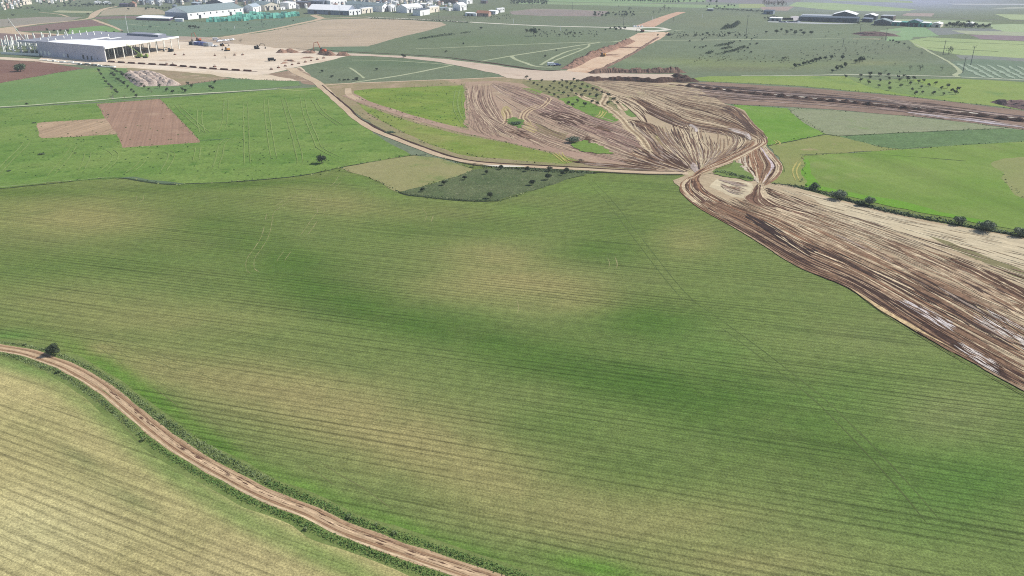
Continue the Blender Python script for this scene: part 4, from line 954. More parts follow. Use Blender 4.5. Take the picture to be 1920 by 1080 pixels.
def make_lobes(rng, n, flat=.8, z0=.22, spread=.27, lean=0):
    out = [(0, 0, z0 + .36, .30, .30 * flat)]
    for i in range(n):
        a = 6.28 * i / n + rng.uniform(-.5, .5); r = spread * rng.uniform(.5, 1.15)
        out.append((r * math.cos(a) + lean, r * math.sin(a), z0 + rng.uniform(.14, .5), rng.uniform(.15, .25), rng.uniform(.14, .23) * flat))
    return out

def trunk_mb(rng, h=.4, r=.035, limbs=3):
    m = MB()
    top = (rng.uniform(-.04, .04), rng.uniform(-.04, .04), h)
    m.bar((0, 0, -.02), top, r * 1.3, r * .8, 6)
    for i in range(limbs):
        a = 6.28 * i / limbs + rng.uniform(-.4, .4)
        m.bar(top, (top[0] + .2 * math.cos(a), top[1] + .2 * math.sin(a), h + rng.uniform(.15, .28)), r * .65, r * .3, 5)
    return m

TREE_LIB = {}
PLANT_K = 1.36
def tree_proto(kind, var):
    """meshes (trunk, crown) of a tree about one metre wide, shared by its copies"""
    key = (kind, var)
    if key in TREE_LIB: return TREE_LIB[key]
    rng = random.Random(hash(kind) % 1000 + var * 17 if False else sum(map(ord, kind)) + var * 17)
    spec = {'olive': (130, .075, 6, .85, OLIVE, .2), 'olive fine': (900, .036, 9, .85, OLIVE, .16), 'olive finest': (2600, .026, 11, .85, OLIVE, .12),
            'dark': (150, .075, 6, .9, DKGRN, .2), 'shrub': (120, .08, 5, .6, OLIVE, .0), 'shrub fine': (900, .036, 9, .75, HEDGE, .0),
            'grey': (1500, .03, 11, .8, GREY, .02), 'weed': (110, .09, 5, .8, REED, .0), 'faint': (60, .05, 6, .8, FAINT, .15), 'bare': (110, .03, 7, .9, BARE, .2), 'twig shrub': (500, .03, 8, .6, BARE, 0)}[kind]
    n, sz, nl, flat, mat, z0 = spec
    lobes = make_lobes(rng, nl, flat, z0)
    v, f, sh = leaf_cloud(rng, n, sz, lobes)
    crown = bpy.data.meshes.new('crown'); crown.from_pydata([tuple(p) for p in v], [], f); crown.materials.append(mat)
    a = crown.attributes.new('shade', 'FLOAT', 'FACE'); a.data.foreach_set('value', sh)
    tm = trunk_mb(rng, .2 + z0, .03 if 'shrub' not in kind else .02, 3 if n < 300 else 5)
    trunk = bpy.data.meshes.new('trunk'); trunk.from_pydata([tuple(p) for p in tm.v], [], tm.f); trunk.materials.append(BARK)
    TREE_LIB[key] = (trunk, crown)
    return TREE_LIB[key]

def plant(name, x, y, wpx, kind, label, cat, group=None, var=0, hs=1.0):
    trunk, crown = tree_proto(kind, var)
    s = wpx * mpp(y) * (1.05 if wpx < 30 else .8)
    r = thing(name, at(x, y), label, cat, group, RNG.uniform(0, 6.28))
    r.scale = (s, s, s * hs)
    for nm, me in (('trunk', trunk), ('crown', crown)):
        o = bpy.data.objects.new(nm, me); COL.objects.link(o); o.parent = r
    return r

def plants(name, pts, kind, label, cat, group, wpx, nvar=4, hs=1.0, order='x'):
    """a set of like trees; label has %s for the ordinal, counted from the left (or from the far end)"""
    protos = {}
    pts = [p if len(p) > 2 else (p[0], p[1], wpx * RNG.uniform(.8, 1.2)) for p in pts]
    if order == 'x': pts = sorted(pts)
    elif order == 'y': pts = sorted(pts, key=lambda p: p[1])
    for i, p in enumerate(pts):
        lb = label % ordinal(i + 1) if '%s' in label else label
        var = RNG.randrange(nvar)
        s = p[2] * mpp(p[1]) * PLANT_K
        sc = (s, s * RNG.uniform(.9, 1.1), s * hs * RNG.uniform(.9, 1.15))
        if var in protos:
            copy_thing(protos[var], at(p[0], p[1]), RNG.uniform(0, 6.28), sc, lb, group)
        else:
            r = plant(name, p[0], p[1], p[2], kind, lb, cat, group, var); r.scale = sc
            protos[var] = r

def zz(x0, y0, k, pts, w=None):
    return [(x0 + p[0] / k, y0 + p[1] / k) + ((p[2] / k,) if len(p) > 2 else ((w,) if w else ())) for p in pts]

G = 'small trees of the orchard beside the pale mounds'
plants('olive_tree', zz(160, 120, 7.385, [(190, 110), (220, 165), (258, 215), (285, 270), (330, 310), (370, 345), (415, 392), (440, 415)]), 'olive', 'small round tree, %s from the far end of the left orchard column', 'tree', G, 5.5, order='y')
plants('olive_tree', zz(160, 120, 7.385, [(370, 90), (405, 105), (440, 130), (500, 150), (520, 180), (570, 190)]), 'olive', 'small round tree, %s of the short column running to the gravel mounds', 'tree', G, 6, order='y')
plants('olive_tree', zz(160, 120, 7.385, [(370, 165), (400, 190), (435, 225), (465, 240), (495, 265), (540, 300), (590, 340), (640, 385), (675, 415), (710, 460)]), 'olive', 'small round tree, %s from the far end of the middle orchard column', 'tree', G, 6, order='y')
plants('olive_tree', zz(160, 120, 7.385, [(615, 225), (670, 250), (725, 280), (780, 310), (820, 335), (880, 365)]), 'olive', 'small tree at the foot of the gravel mounds, %s from the far end', 'tree', G, 5.5, order='y')
plants('olive_tree', zz(160, 120, 7.385, [(1030, 335), (1130, 385), (1212, 415), (1345, 375), (1390, 395), (1425, 305), (1475, 335), (1795, 275), (1730, 345), (1768, 365)]), 'olive', 'small tree between the gravel mounds and the white path, %s from the left', 'tree', 'small trees right of the pale mounds', 6)
plants('bare_tree', zz(160, 120, 7.385, [(358, 485, 55), (545, 475, 40), (920, 405, 50)]), 'bare', 'thin leafless tree near the white path, %s from the left', 'tree', 'thin leafless trees', 6)
plant('bush', 39, 134, 23, 'shrub fine', 'large dark bush standing alone on the red ploughed field', 'bush')
plant('bush', 50, 196.5, 7, 'shrub', 'small dark bush just above the white path at the left', 'bush')
plant('olive_tree', 255, 183, 6.5, 'olive', 'small dark tree beside the white path above the ploughed plot', 'tree')
G = 'young olive trees among the muddy tracks'
C_ = zz(860, 140, 6.353, [(808, 52), (850, 85), (895, 122), (938, 137), (990, 92), (990, 172), (1042, 203), (1078, 230), (1090, 152), (1137, 107), (1137, 178), (1140, 260), (1185, 290), (1193, 210), (1198, 125), (1232, 155), (1232, 88), (1247, 240), (1285, 112), (1290, 185), (1305, 270), (1335, 137), (1345, 217), (1370, 78), (1388, 168), (1400, 250), (1412, 105), (1448, 192)])
C2_ = zz(860, 140, 6.353, [(1462, 278), (1475, 135), (1508, 225), (1533, 160), (1562, 258), (1595, 195), (1640, 287), (1645, 210), (1708, 235), (1785, 270), (1775, 365), (1845, 320), (1890, 355), (1305, 362), (1357, 390), (1415, 332), (1500, 382), (1585, 350), (1648, 375)])
plants('olive_tree', C_, 'olive', 'young olive tree among muddy tracks, %s from the left in the far part', 'tree', G, 5.6)
plants('olive_tree', C2_, 'olive', 'young olive tree by the grass patch among tracks, %s from the left', 'tree', G, 6.6)
G = 'olive trees in the meadow beyond the mud trench'
plants('olive_tree', zz(1500, 130, 4.571, [(390, 75), (520, 68), (517, 110), (600, 60), (597, 85), (587, 127), (680, 62), (683, 108), (672, 155), (757, 60), (763, 92), (765, 135), (763, 180), (840, 80), (850, 110), (865, 158), (887, 70), (920, 100), (943, 140), (960, 187), (975, 95), (990, 220), (1015, 125), (1037, 165), (1047, 212), (1060, 112), (1103, 150), (1142, 220), (1160, 135), (1210, 178), (1230, 225), (1265, 162), (1300, 200), (1330, 218), (1350, 187)]),
       'olive', 'olive tree in the meadow beyond the mud trench, %s from the left', 'tree', G, 6.5)
G = 'dark trees in slanting rows on the plain'
plants('dark_tree', zz(1440, 0, 4, [(200, 510), (232, 500), (268, 492), (298, 485), (330, 475), (358, 465), (388, 456), (428, 450), (475, 443), (555, 450)]), 'dark', 'dark round tree, %s from the left in the long slanting row', 'tree', G, 7.2)
plants('dark_tree', zz(1440, 0, 4, [(657, 475), (685, 470), (710, 463)]), 'dark', 'dark round tree, %s from the left of the three standing close together', 'tree', G, 8)
plants('dark_tree', zz(1440, 0, 4, [(515, 528), (545, 518), (577, 507), (482, 542)]), 'dark', 'dark low tree, %s from the left of the short slanting row', 'tree', G, 7)
plants('dark_tree', zz(1440, 0, 4, [(62, 254), (98, 234), (140, 257), (172, 237), (202, 260), (245, 240), (265, 264), (322, 262)]), 'dark', 'dark tree below the white depot, %s from the left in two loose rows', 'tree', 'dark trees below the depot', 6)
G = 'scattered shrubs on the plain beyond the olive meadow'
plants('shrub', zz(1500, 40, 8, [(355, 375), (475, 400), (565, 325), (540, 455), (670, 370), (730, 335), (855, 310), (845, 345), (800, 335), (680, 425), (925, 405), (835, 450), (980, 395), (1045, 440), (1020, 390), (1120, 438), (1230, 428), (1090, 350), (1160, 360), (1125, 312), (1190, 300), (1225, 272), (1235, 374), (1325, 398), (1410, 368), (1130, 484), (1165, 497), (965, 465), (380, 242), (575, 212), (430, 170)]),
       'faint', 'small scattered shrub near the utility poles, %s from the left on the plain', 'shrub', G, 3.6)
plants('dark_shrub', zz(1500, 40, 8, [(1348, 299), (1390, 311), (1440, 318), (1478, 333), (1565, 352)]), 'dark', 'round dark shrub beside the pale green field, %s from the left in its row', 'shrub', 'dark shrubs along the pale field', 4.4, hs=.8)
plants('pale_shrub', [(1704, 94.5, 7), (1727, 103.5, 6), (1677.5, 122.5, 5), (1706, 132, 9), (1725, 133, 12), (1659, 137, 6), (1766, 132, 8), (1687, 138, 6), (1779, 101.5, 14), (1785, 98, 8)], 'faint', 'thin grey green shrub near the winding path, %s from the left', 'shrub', 'thin shrubs near the winding path', 6)
G = 'round dark trees on the middle of the plain'
plants('dark_tree', zz(1280, 55, 8, [(10, 107), (50, 104), (190, 110), (300, 98), (365, 85), (400, 108), (458, 100), (555, 114), (628, 107), (690, 97, 52), (790, 107), (850, 100), (930, 112), (960, 137), (1035, 162), (1250, 62)]), 'dark', 'dark tree above the pale footpath on the plain, %s from the left', 'tree', G, 4.4)
plants('shrub', zz(1280, 55, 8, [(105, 187), (290, 167), (180, 282), (255, 282), (305, 284), (345, 264), (640, 232), (680, 252), (770, 194), (750, 217), (860, 187), (975, 292), (1020, 357), (1010, 237), (1108, 227), (830, 352), (925, 332), (1500, 450)]), 'shrub', 'low shrub below the pale footpath on the plain, %s from the left', 'shrub', 'low shrubs on the middle of the plain', 4.2)
plants('dark_tree', zz(1040, 0, 8, [(760, 464), (830, 448), (897, 437), (920, 467), (965, 432), (988, 452), (1050, 442)]), 'dark', 'dark round tree beside the white road, %s from the left near the roundabout', 'tree', 'dark trees by the roundabout', 4.6)
plants('dark_tree', [(1062, 58.6), (1069, 63.6), (1077.5, 64.3), (1087, 63), (1049, 68), (1233, 67.5), (1001, 67.5, 15), (1043, 96, 3.4), (1022, 108, 5), (902, 55.5, 5.5), (836, 99, 5), (869, 84, 4), (996, 59.5, 6), (1011, 59, 5), (988, 61.5, 7)], 'dark', 'dark shrub on the plain below the white road, %s from the left', 'shrub', 'dark shrubs below the white road', 4.4, hs=.85)
plants('shrub', [(604, 136), (622, 145), (706, 132, 5), (668, 152, 9), (645, 152, 6), (757, 108.5, 9), (653, 151.6, 5), (637, 152, 5)], 'shrub', 'low shrub in the grey green plot beside the dirt track, %s from the left', 'shrub', 'low shrubs beside the track junction', 5)
plants('dark_tree', [(89, 58.5), (102, 60.5), (114, 60), (124, 58.5), (128, 60.5)], 'dark', 'dark tree behind the bare columns, %s from the left', 'tree', 'dark trees behind the bare columns', 4.5)
plants('dark_tree', [(182, 62.5), (199, 61.5), (214, 61), (229, 60.5)], 'shrub', 'dark bush behind the big flat roof, %s from the left', 'bush', 'dark bushes behind the flat roof', 4.5)
plants('shrub', [(357, 54, 8), (365, 53.5, 9), (372, 53.8, 6), (282, 51.5, 5), (279, 41), (332, 46), (318, 47.5), (495, 46), (550, 40), (470, 53.5), (465, 46), (413, 56.5), (427, 56)], 'dark', 'dark shrub on the pasture before the factory, %s from the left', 'shrub', 'dark shrubs on the factory pasture', 3.2, hs=.7)
plant('bare_tree', 452, 80.5, 9, 'bare', 'bare spreading tree standing alone beside the building yard', 'tree', hs=1.1)
G = 'dense clump of trees beyond the white road'
rr = random.Random(5)
plants('dark_tree', [(1152 + 38 * rr.uniform(-1, 1), 27.5 + 3.6 * rr.uniform(-1, 1)) for _ in range(42)], 'dark', 'small dark tree in the dense clump beyond the white road', 'tree', G, 3.6)
plants('dark_tree', [(1149 + k * 4.7 + rr.uniform(-1.4, 1.4), 2.4 + k * .1 + rr.uniform(-.3, .3)) for k in range(27)], 'dark', 'dark tree in the far line along the top, %s from the left', 'tree', 'far line of trees along the green field', 3.4)
plants('dark_tree', zz(1240, 0, 8, [(250, 28), (335, 31), (430, 31), (530, 38), (625, 43), (735, 38), (825, 48), (720, 84), (685, 113), (830, 118), (945, 124), (1095, 104), (1000, 100), (1050, 90)]), 'dark', 'dark far tree above the row of cypresses, %s from the left', 'tree', 'far trees above the cypresses', 3.6)
plants('grey_tree', [(1181, 21, 9), (1245, 19, 9), (1254, 20, 7), (1238, 22, 6), (1225, 25, 5), (1235, 26, 5), (1160, 14, 4)], 'faint', 'greyish far tree near the pink cutting, %s from the left', 'tree', 'greyish trees near the pink cutting', 5)
plants('cypress', [(1338 + k * 2.35, 18.6 + k * .145) for k in range(40)], 'dark', 'narrow dark tree in the straight row, %s from the left', 'tree', 'straight row of narrow dark trees', 1.8, hs=2.4)
plants('dark_tree', [(k, 12.6 - (k % 3) * .4) for k in (155, 160, 165, 170, 175, 182, 188, 194, 200, 207, 213)], 'dark', 'dark tree in the row beside the white sheds, %s from the left', 'tree', 'row of trees beside the white sheds', 5)
plants('dark_tree', [(39, 16.5), (52, 17), (61, 15.5), (66, 19), (33, 17), (74, 20), (24, 30), (130, 8.5), (165, 27.5), (133, 12.6), (141, 12.6), (149, 12.8), (122, 13), (109, 13.5)], 'shrub', 'dark shrub below the village, %s from the left', 'shrub', 'dark shrubs below the village', 5, hs=.8)
plants('dark_tree', [(241, 19), (279 + 0, 18), (286, 17), (293, 18.2), (299, 16.8), (306, 18), (312, 17), (318, 18.4), (274, 19.5)], 'dark', 'dark tree in the clump beside the two tanks, %s from the left', 'tree', 'trees beside the two tanks', 4)
# nearer single trees
plant('olive_tree', 101, 664.5, 29, 'olive finest', 'dark round olive tree standing alone on the edge of the near farm track', 'tree', hs=.92)
plant('olive_tree', 604, 306.5, 25, 'olive fine', 'dark round tree standing alone in the green field beside the dry field', 'tree', hs=.8)
W_ = [(262, 352, 55), (468, 290, 60), (662, 240, 55), (868, 185, 50), (1005, 143, 60), (1255, 160, 62), (1465, 158, 62), (1452, 240, 78), (1300, 290, 72), (1590, 194, 50), (1628, 175, 70), (905, 415, 78)]
LB = ['small bush at the left tip of the weedy plot', 'second bush along the left edge of the weedy plot', 'third bush along the left edge of the weedy plot, below two others', 'bush inside the weedy plot below the dark bush on the road edge',
      'dark bush on the upper road edge of the weedy plot', 'bush by the road right of the gravelly stretch', 'round tree by the road behind the tallest tree of the weedy plot', 'tall round tree with a long shadow at the right of the weedy plot',
      'round tree with a dark shadow left of the tallest one', 'small bush at the right end of the weedy plot', 'wide bush at the right end of the weedy plot beside the road', 'round tree standing alone at the lower edge of the weedy plot']
for i, (p, l) in enumerate(zip(zz(740, 290, 5.053, W_), LB)):
    plant('olive_tree' if p[2] > 12 else 'bush', p[0], p[1], p[2], 'olive fine', l, 'tree' if p[2] > 12 else 'bush', 'bushes and trees of the weedy plot', i % 4, .95)
plant('reddish_shrub', 889, 313.5, 12, 'twig shrub', 'reddish brown shrub at the junction corner of the weedy plot', 'shrub')
plant('tamarisk', 1074, 268, 36, 'grey', 'big grey green bush in the middle of the muddy ground', 'bush', hs=.75)
plant('twig_shrub', 1089, 304, 14, 'twig shrub', 'brown twiggy shrub beside the pale road below the grey bush', 'shrub', hs=.7)
plant('low_bush', 968.5, 233, 27, 'shrub fine', 'low flat green bush ringed by wheel tracks', 'bush', hs=.28)
plant('weeds', 731, 248.5, 22, 'shrub fine', 'low dark green weeds beside the winding dirt track', 'weeds', hs=.12)
plant('bush', 78, 290, 13, 'shrub fine', 'low grey bush in the green field below the tan plot', 'bush', hs=.35)
plant('bush', 17, 321, 10, 'shrub fine', 'low grey bush in the green field near its lower left', 'bush', hs=.3)
plant('bush', 142, 287.5, 5, 'shrub', 'tiny dark bush in the green field below the tan plot', 'bush', hs=.6)
plant('bush', 65, 231, 9, 'shrub', 'low dark bush at the far corner of the tan plot', 'bush', hs=.35)
for x, y, w_, l, k, h in [(1527, 355, 24, 'small dark bush at the upper end of the field hedge', 'shrub fine', .8), (1572, 374, 46, 'largest dark bush in the field hedge', 'grey', .75), (1613, 386, 22, 'low bush between the largest bush and the tall thin one', 'shrub fine', .8), (1629, 386, 24, 'tall thin bush in the middle of the field hedge', 'grey', 1.1),
                         (1797, 422, 24, 'narrow upright bush in the lower hedge', 'grey', 1.1), (1848, 434, 50, 'wide grey bush near the right end of the hedge', 'grey', .8), (1911, 444, 36, 'grey bush at the right edge of the photo in the hedge', 'grey', 1.0)]:
    plant('hedge_bush', x, y, w_, k, l, 'bush', 'bushes standing in the field hedge', 1, h)

# long strips of plants
def hedge(name, px, width, height, dens, leaf, mat, label, cat, kind='thing', off=0.0, seed=1, step=1.0, upright=.3, patchy=.3):
    rng = random.Random(seed)
    w = gpath(px, step); n = len(w); nn = normals(w)
    v, f, sh = [], [], []
    hh = height * (1 + wobble(n, patchy, 3, rng) + wobble(n, patchy * .6, 1, rng)); cl = wobble(n, .25, 2, rng) + wobble(n, .2, 6, rng)
    if isinstance(width, (list, tuple)): wd = np.interp(np.linspace(0, 1, n), np.linspace(0, 1, len(width)), width)
    else: wd = np.full(n, float(width))
    for i in range(n):
        for _ in range(max(1, int(dens * step * wd[i] * rng.uniform(.7, 1.3)))):
            s = rng.uniform(-1, 1); u = rng.uniform(0, 1)
            z = hh[i] * (1 - abs(s) ** 2.2) * rng.uniform(.35, 1.0)
            p2 = w[i] + nn[i] * (off + s * wd[i] / 2) + np.array([rng.uniform(-.6, .6), rng.uniform(-.6, .6)]) * step
            p = Vector((p2[0], p2[1], max(.04, z)))
            nrm = Vector((rng.gauss(0, .8), rng.gauss(0, .8), 1)).normalized()
            t = Matrix.Rotation(rng.uniform(0, 6.28), 3, nrm) @ nrm.orthogonal().normalized(); b = nrm.cross(t) * (1 - upright) + Vector((0, 0, upright))
            z_ = leaf * rng.uniform(.5, 1.5); z2 = z_ * rng.uniform(.4, .9)
            q = len(v)
            v += [p - t * z_, p - b * z2, p + t * z_, p + b * z2]
            f.append((q, q + 1, q + 2, q + 3)); sh.append(min(1, max(0, .5 + cl[i] + rng.uniform(-.35, .35))))
    o = link_mesh(name, v, f, mat, shade=sh)
    return tag(o, label, cat, None, kind)
cut = 11
hedge('verge_plants', TRK[:9], [.5, .7, .9, 1.2], .2, 70, .11, REED, None, None, 'stuff', off=1.95, seed=11, step=.5, patchy=.4)
hedge('verge_plants', TRK[8:13], [1.3, 1.6, 1.2], .32, 74, .11, REED, None, None, 'stuff', off=2.15, seed=12, step=.5, patchy=.5)
hedge('verge_plants', TRK[12:], [1.2, 1.0, 1.3], .24, 80, .11, REEDG, None, None, 'stuff', off=2.0, seed=13, step=.5, patchy=.5)
hedge('verge_plants', TRK[:9], [.9, 1.2, 1.1, .9], .15, 64, .11, REED, None, None, 'stuff', off=-2.0, seed=14, step=.5, patchy=.5)
hedge('verge_plants', TRK[8:], [.8, 1.0, 1.2, 1.1], .17, 76, .11, REEDG, None, None, 'stuff', off=-1.95, seed=15, step=.5, patchy=.5)
rr = random.Random(31)
wv = gpath(TRK, 1.0); nv_ = normals(wv); pr_ = {}
vb = []
for k in range(12):
    i = rr.randrange(6, len(wv) - 4); sd_ = rr.choice((1, 1, -1)); p = wv[i] + nv_[i] * sd_ * rr.uniform(1.7, 2.7); q = pix(p)
    if -20 < q[0] < 1100: vb.append((q[0], q[1], rr.uniform(.5, 1.0) / mpp(q[1])))
plants('weed', vb, 'weed', 'leafy weed on the verge of the near farm track, %s from the left', 'weed', 'tall weeds along the near farm track', 8, hs=.8)
hedge('field_hedge', [(1450, 345.5), (1480, 349), (1520, 357), (1570, 370), (1640, 391), (1720, 408), (1850, 431), (1960, 452)], [.6, 1.2, 1.8, 2.2, 2.0, 1.8, 1.8], .9, 22, .24, HEDGE, 'long low hedge of dark plants dividing the light green wheat from the muddy strip', 'hedge', seed=16)
hedge('field_hedge', [(1340, 324), (1352, 324), (1366, 327.5), (1380, 331), (1412, 338.5)], [.6, 2.4, 2.6, 1.4], .9, 20, .22, HEDGE, 'short dark hedge between the crossing and the second muddy loop', 'hedge', seed=17)
hedge('scrub_edge', [(905, 315), (960, 317), (1040, 321), (1115, 325)], [1.0, 2.0, 4.0, 1.2], .7, 10, .25, HEDGE, 'low green scrub along the road edge of the weedy plot', 'scrub', seed=18)
M_ = [(752, 362), (800, 370), (850, 374.5), (900, 377), (935, 376)]
hedge('weeds', M_, [.8, 1.2, 1.0], .6, 12, .2, DKGRN, 'dark weedy bank along the lower edge of the weedy plot', 'weeds', seed=19)
for i, (p, l) in enumerate([([(787, 73.5), (820, 68.5), (850, 65)], 'thin dark hedge left of the short hedge on the plain'), ([(866, 63), (880, 61)], 'short dark hedge on the plain below the white road'),
                         ([(1345, 87), (1372, 81)], 'short dark hedge, upper left of the scrub rows'), ([(1344, 103), (1356, 101)], 'small dark hedge, lowest of the scrub rows'), ([(1358, 99.5), (1378, 95), (1396, 88)], 'longest dark hedge of the scrub rows on the plain'),
                         ([(1354, 92.5), (1370, 89.5)], 'dark hedge just above the longest scrub row'), ([(1326, 101), (1335, 98)], 'small dark hedge at the left of the scrub rows'), ([(1356, 55.5), (1366, 49)], 'thick dark clump of trees left of the straight dark hedge'), ([(1369, 53.5), (1384, 43.5)], 'straight dark hedge right of the thick clump')]):
    hedge('dark_hedge', p, 3.2 if i < 7 else 5, 1.4 if i < 7 else 2.6, 3.0, .55, DKGRN, l, 'hedge', seed=60 + i, step=2.0)
hedge('roadside_weeds', [(692, 35.2), (760, 37.2), (800, 38.6), (880, 43)], 4, 1.6, 1.6, .6, DKGRN, 'dark line of weeds below the white road at the industrial area', 'weeds', seed=71, step=2.5)
def tufts(name, paths, dens, h, leaf, mat, seed, wid=.9):
    rng = random.Random(seed); v, f, sh = [], [], []
    for px in paths:
        w = gpath(px, 1.0); nn = normals(w); dn = np.clip(1 + wobble(len(w), 1.0, 6, rng), 0, 2)
        for i in range(len(w)):
            for _ in range(int(dens * dn[i] + rng.random())):
                p2 = w[i] + nn[i] * rng.gauss(0, wid * .5) + np.array([rng.uniform(-.5, .5), rng.uniform(-.5, .5)])
                p = Vector((p2[0], p2[1], .02 + h * rng.uniform(.2, 1))); nrm = Vector((rng.gauss(0, .6), rng.gauss(0, .6), 1)).normalized()
                t = Matrix.Rotation(rng.uniform(0, 6.28), 3, nrm) @ nrm.orthogonal().normalized(); b = nrm.cross(t); s = leaf * rng.uniform(.5, 1.6)
                q = len(v); v += [p - t * s, p - b * s * .7, p + t * s, p + b * s * .6]; f.append((q, q + 1, q + 2, q + 3)); sh.append(rng.random())
    return tag(link_mesh(name, v, f, mat, shade=sh), kind='stuff')
MARG = leafmat('margin grass', (96, 124, 66), (150, 158, 104))
tufts('margin_grass', [[(181.5, 195), (198, 222), (110, 228), (77, 230)], [(300, 185.5), (375, 263.5)], [(375, 266), (330, 270), (229, 277), (219, 252), (150, 256), (79, 259), (70, 245)], [(181, 195), (300, 185.5)]], .8, .25, .3, MARG, 1)
tufts('margin_grass', [[(636, 314), (700, 337), (745, 360)], [(790, 351), (830, 339), (886, 321)], [(640, 313), (772, 291), (824, 297), (884, 316)], [(935, 377), (1012, 353), (1090, 328)]], 1.0, .3, .3, MARG, 2)
tufts('margin_grass', [[(1440, 273), (1548, 252), (1574, 256), (1700, 249), (1880, 241)], [(1572, 255), (1642, 273), (1692, 280), (1822, 271), (1960, 263)], [(1374, 196), (1476, 203), (1490, 216), (1548, 251)], [(1505, 292), (1590, 287), (1692, 280)], [(1510, 350), (1505, 292)], [(1862, 303), (1920, 372), (1990, 400)]], .9, .25, .34, MARG, 3)
tufts('margin_grass', [[(663, 170), (790, 163), (868, 160), (876, 240)], [(672, 184), (790, 223), (876, 240)], [(668, 192), (790, 234), (960, 270), (1084, 301)], [(690, 212), (800, 268), (930, 299), (1060, 307)]], .9, .25, .34, MARG, 4)
tufts('margin_grass', [[(0, 156), (110, 136), (180, 127)], [(0, 354), (120, 341), (215, 334), (330, 346), (420, 342), (560, 330), (640, 314)], [(240, 135), (320, 160), (432, 148), (560, 153)], [(1330, 153), (1500, 162), (1700, 181), (1930, 208)], [(1476, 203), (1700, 218), (1930, 245)]], .9, .3, .36, MARG, 5)
tufts('margin_grass', [[(1290, 336), (1284, 362), (1322, 389), (1400, 435), (1500, 495), (1596, 539), (1655, 575), (1760, 644), (1845, 696), (1940, 746)], [(1740, 437), (1800, 462), (1930, 512)], [(1780, 463), (1860, 501), (1930, 534)]], 0.5, .12, .2, MARG, 6, 1.4)
# groves too far off to count
def grove(name, box, n, w, h, mat, rows=None, seed=1):
    rng = random.Random(seed); v, f, sh = [], [], []
    for i in range(n):
        a, b = rng.random(), rng.random()
        if rows: b = (rng.randrange(rows) + .5 + rng.uniform(-.1, .1)) / rows
        x = box[0] + (box[2] - box[0]) * a; y = box[1] + (box[3] - box[1]) * b + box[4] * a
        c = at(x, y)
        for k in range(12):
            d = Vector((rng.gauss(0, 1), rng.gauss(0, 1), rng.gauss(0, 1))).normalized()
            p = Vector((c.x + d.x * w, c.y + d.y * w, h * .6 + d.z * h * .45)); t = d.orthogonal().normalized(); bb = d.cross(t); s = w * .55
            q = len(v); v += [p - t * s, p - bb * s, p + t * s, p + bb * s]; f.append((q, q + 1, q + 2, q + 3)); sh.append(rng.random())
    return tag(link_mesh(name, v, f, mat, shade=sh), kind='stuff')
grove('far_olive_grove', (958, -.5, 1030, 8, 1.2), 110, 1.4, 3.2, DKGRN, 7, 3)
grove('far_grove', (1430, 4, 1474, 11.5, .5), 60, 1.0, 4.0, BARE, None, 4)
grove('scrubland', (1000, 58, 1120, 70, 0), 60, .6, .9, FAINT, None, 5)
grove('scrubland', (1240, 60, 1420, 72, 0), 70, .55, .8, FAINT, None, 6)
grove('scrubland', (1300, 103, 1480, 116, 3), 80, .5, .35, leafmat('dry tufts', (140, 146, 100), (170, 168, 116)), None, 7)
grove('scrubland', (870, 24, 960, 36, 0), 60, .6, .8, FAINT, None, 8)
grove('scrubland', (1500, 92, 1640, 116, 0), 50, .45, .5, FAINT, None, 9)
grove('scrubland', (245, 40, 540, 62, -4), 60, .5, .5, FAINT, None, 10)
grove('crop_tufts', (10, 206, 640, 330, 0), 190, .28, .18, leafmat('dark tufts', (78, 112, 50), (100, 134, 66)), None, 11)
grove('crop_tufts', (668, 168, 870, 232, 0), 130, .28, .18, MATS['dark tufts'], None, 12)
# ------------------------------------------------------------------ buildings
WHITE = paint('white cladding', (240, 240, 240), .5, .3, .05, .3, 1.4)
ROOFW = paint('white roof', (240, 240, 240), .6, .2, .04, .2, 1.45)
CREAM = paint('cream render', (232, 222, 206), .8, .1, .06, .3, 1.35)
GREYB = paint('grey blue cladding', (150, 160, 178), .5, .3, .08, .3)
GREYD = paint('dark grey cladding', (104, 108, 120), .5, .3, .1, .3)
GREYL = paint('light grey cladding', (190, 194, 198), .5, .3, .08, .3)
SLATE = paint('slate cladding', (74, 86, 102), .5, .3, .1, .3)
ROOFG = paint('grey green roof', (150, 166, 166), .6, .2, .08, .2)
ROOFB = paint('pale blue roof', (196, 210, 220), .5, .3, .06, .2)
TEAL = paint('teal sheeting', (140, 222, 200), .5, .3, .10, .4, 1.35)
TEALD = paint('dark teal sheeting', (90, 180, 165), .5, .3, .12, .4)
REDR = paint('red roof', (196, 92, 92), .7, .2, .1, .3)
TILE = paint('clay tiles', (176, 128, 104), .8, .1, .15, .6)
PINKW = paint('pink render', (206, 172, 158), .8, .1, .1, .3)
BROWN = paint('brown cladding', (112, 96, 96), .6, .2, .1, .3)
PURP = paint('purple brown cladding', (92, 78, 106), .6, .2, .1, .3)
DOORM = paint('dark opening', (52, 58, 66), .5, .3, .1)
GLASS = paint('window glass', (62, 76, 92), .15, .5, .05)
CONC = paint('precast concrete', (196, 194, 206), .85, .1, .08, .12, 1.3)
CONCW = paint('white precast concrete', (244, 238, 226), .8, .1, .05, .3, 1.45)

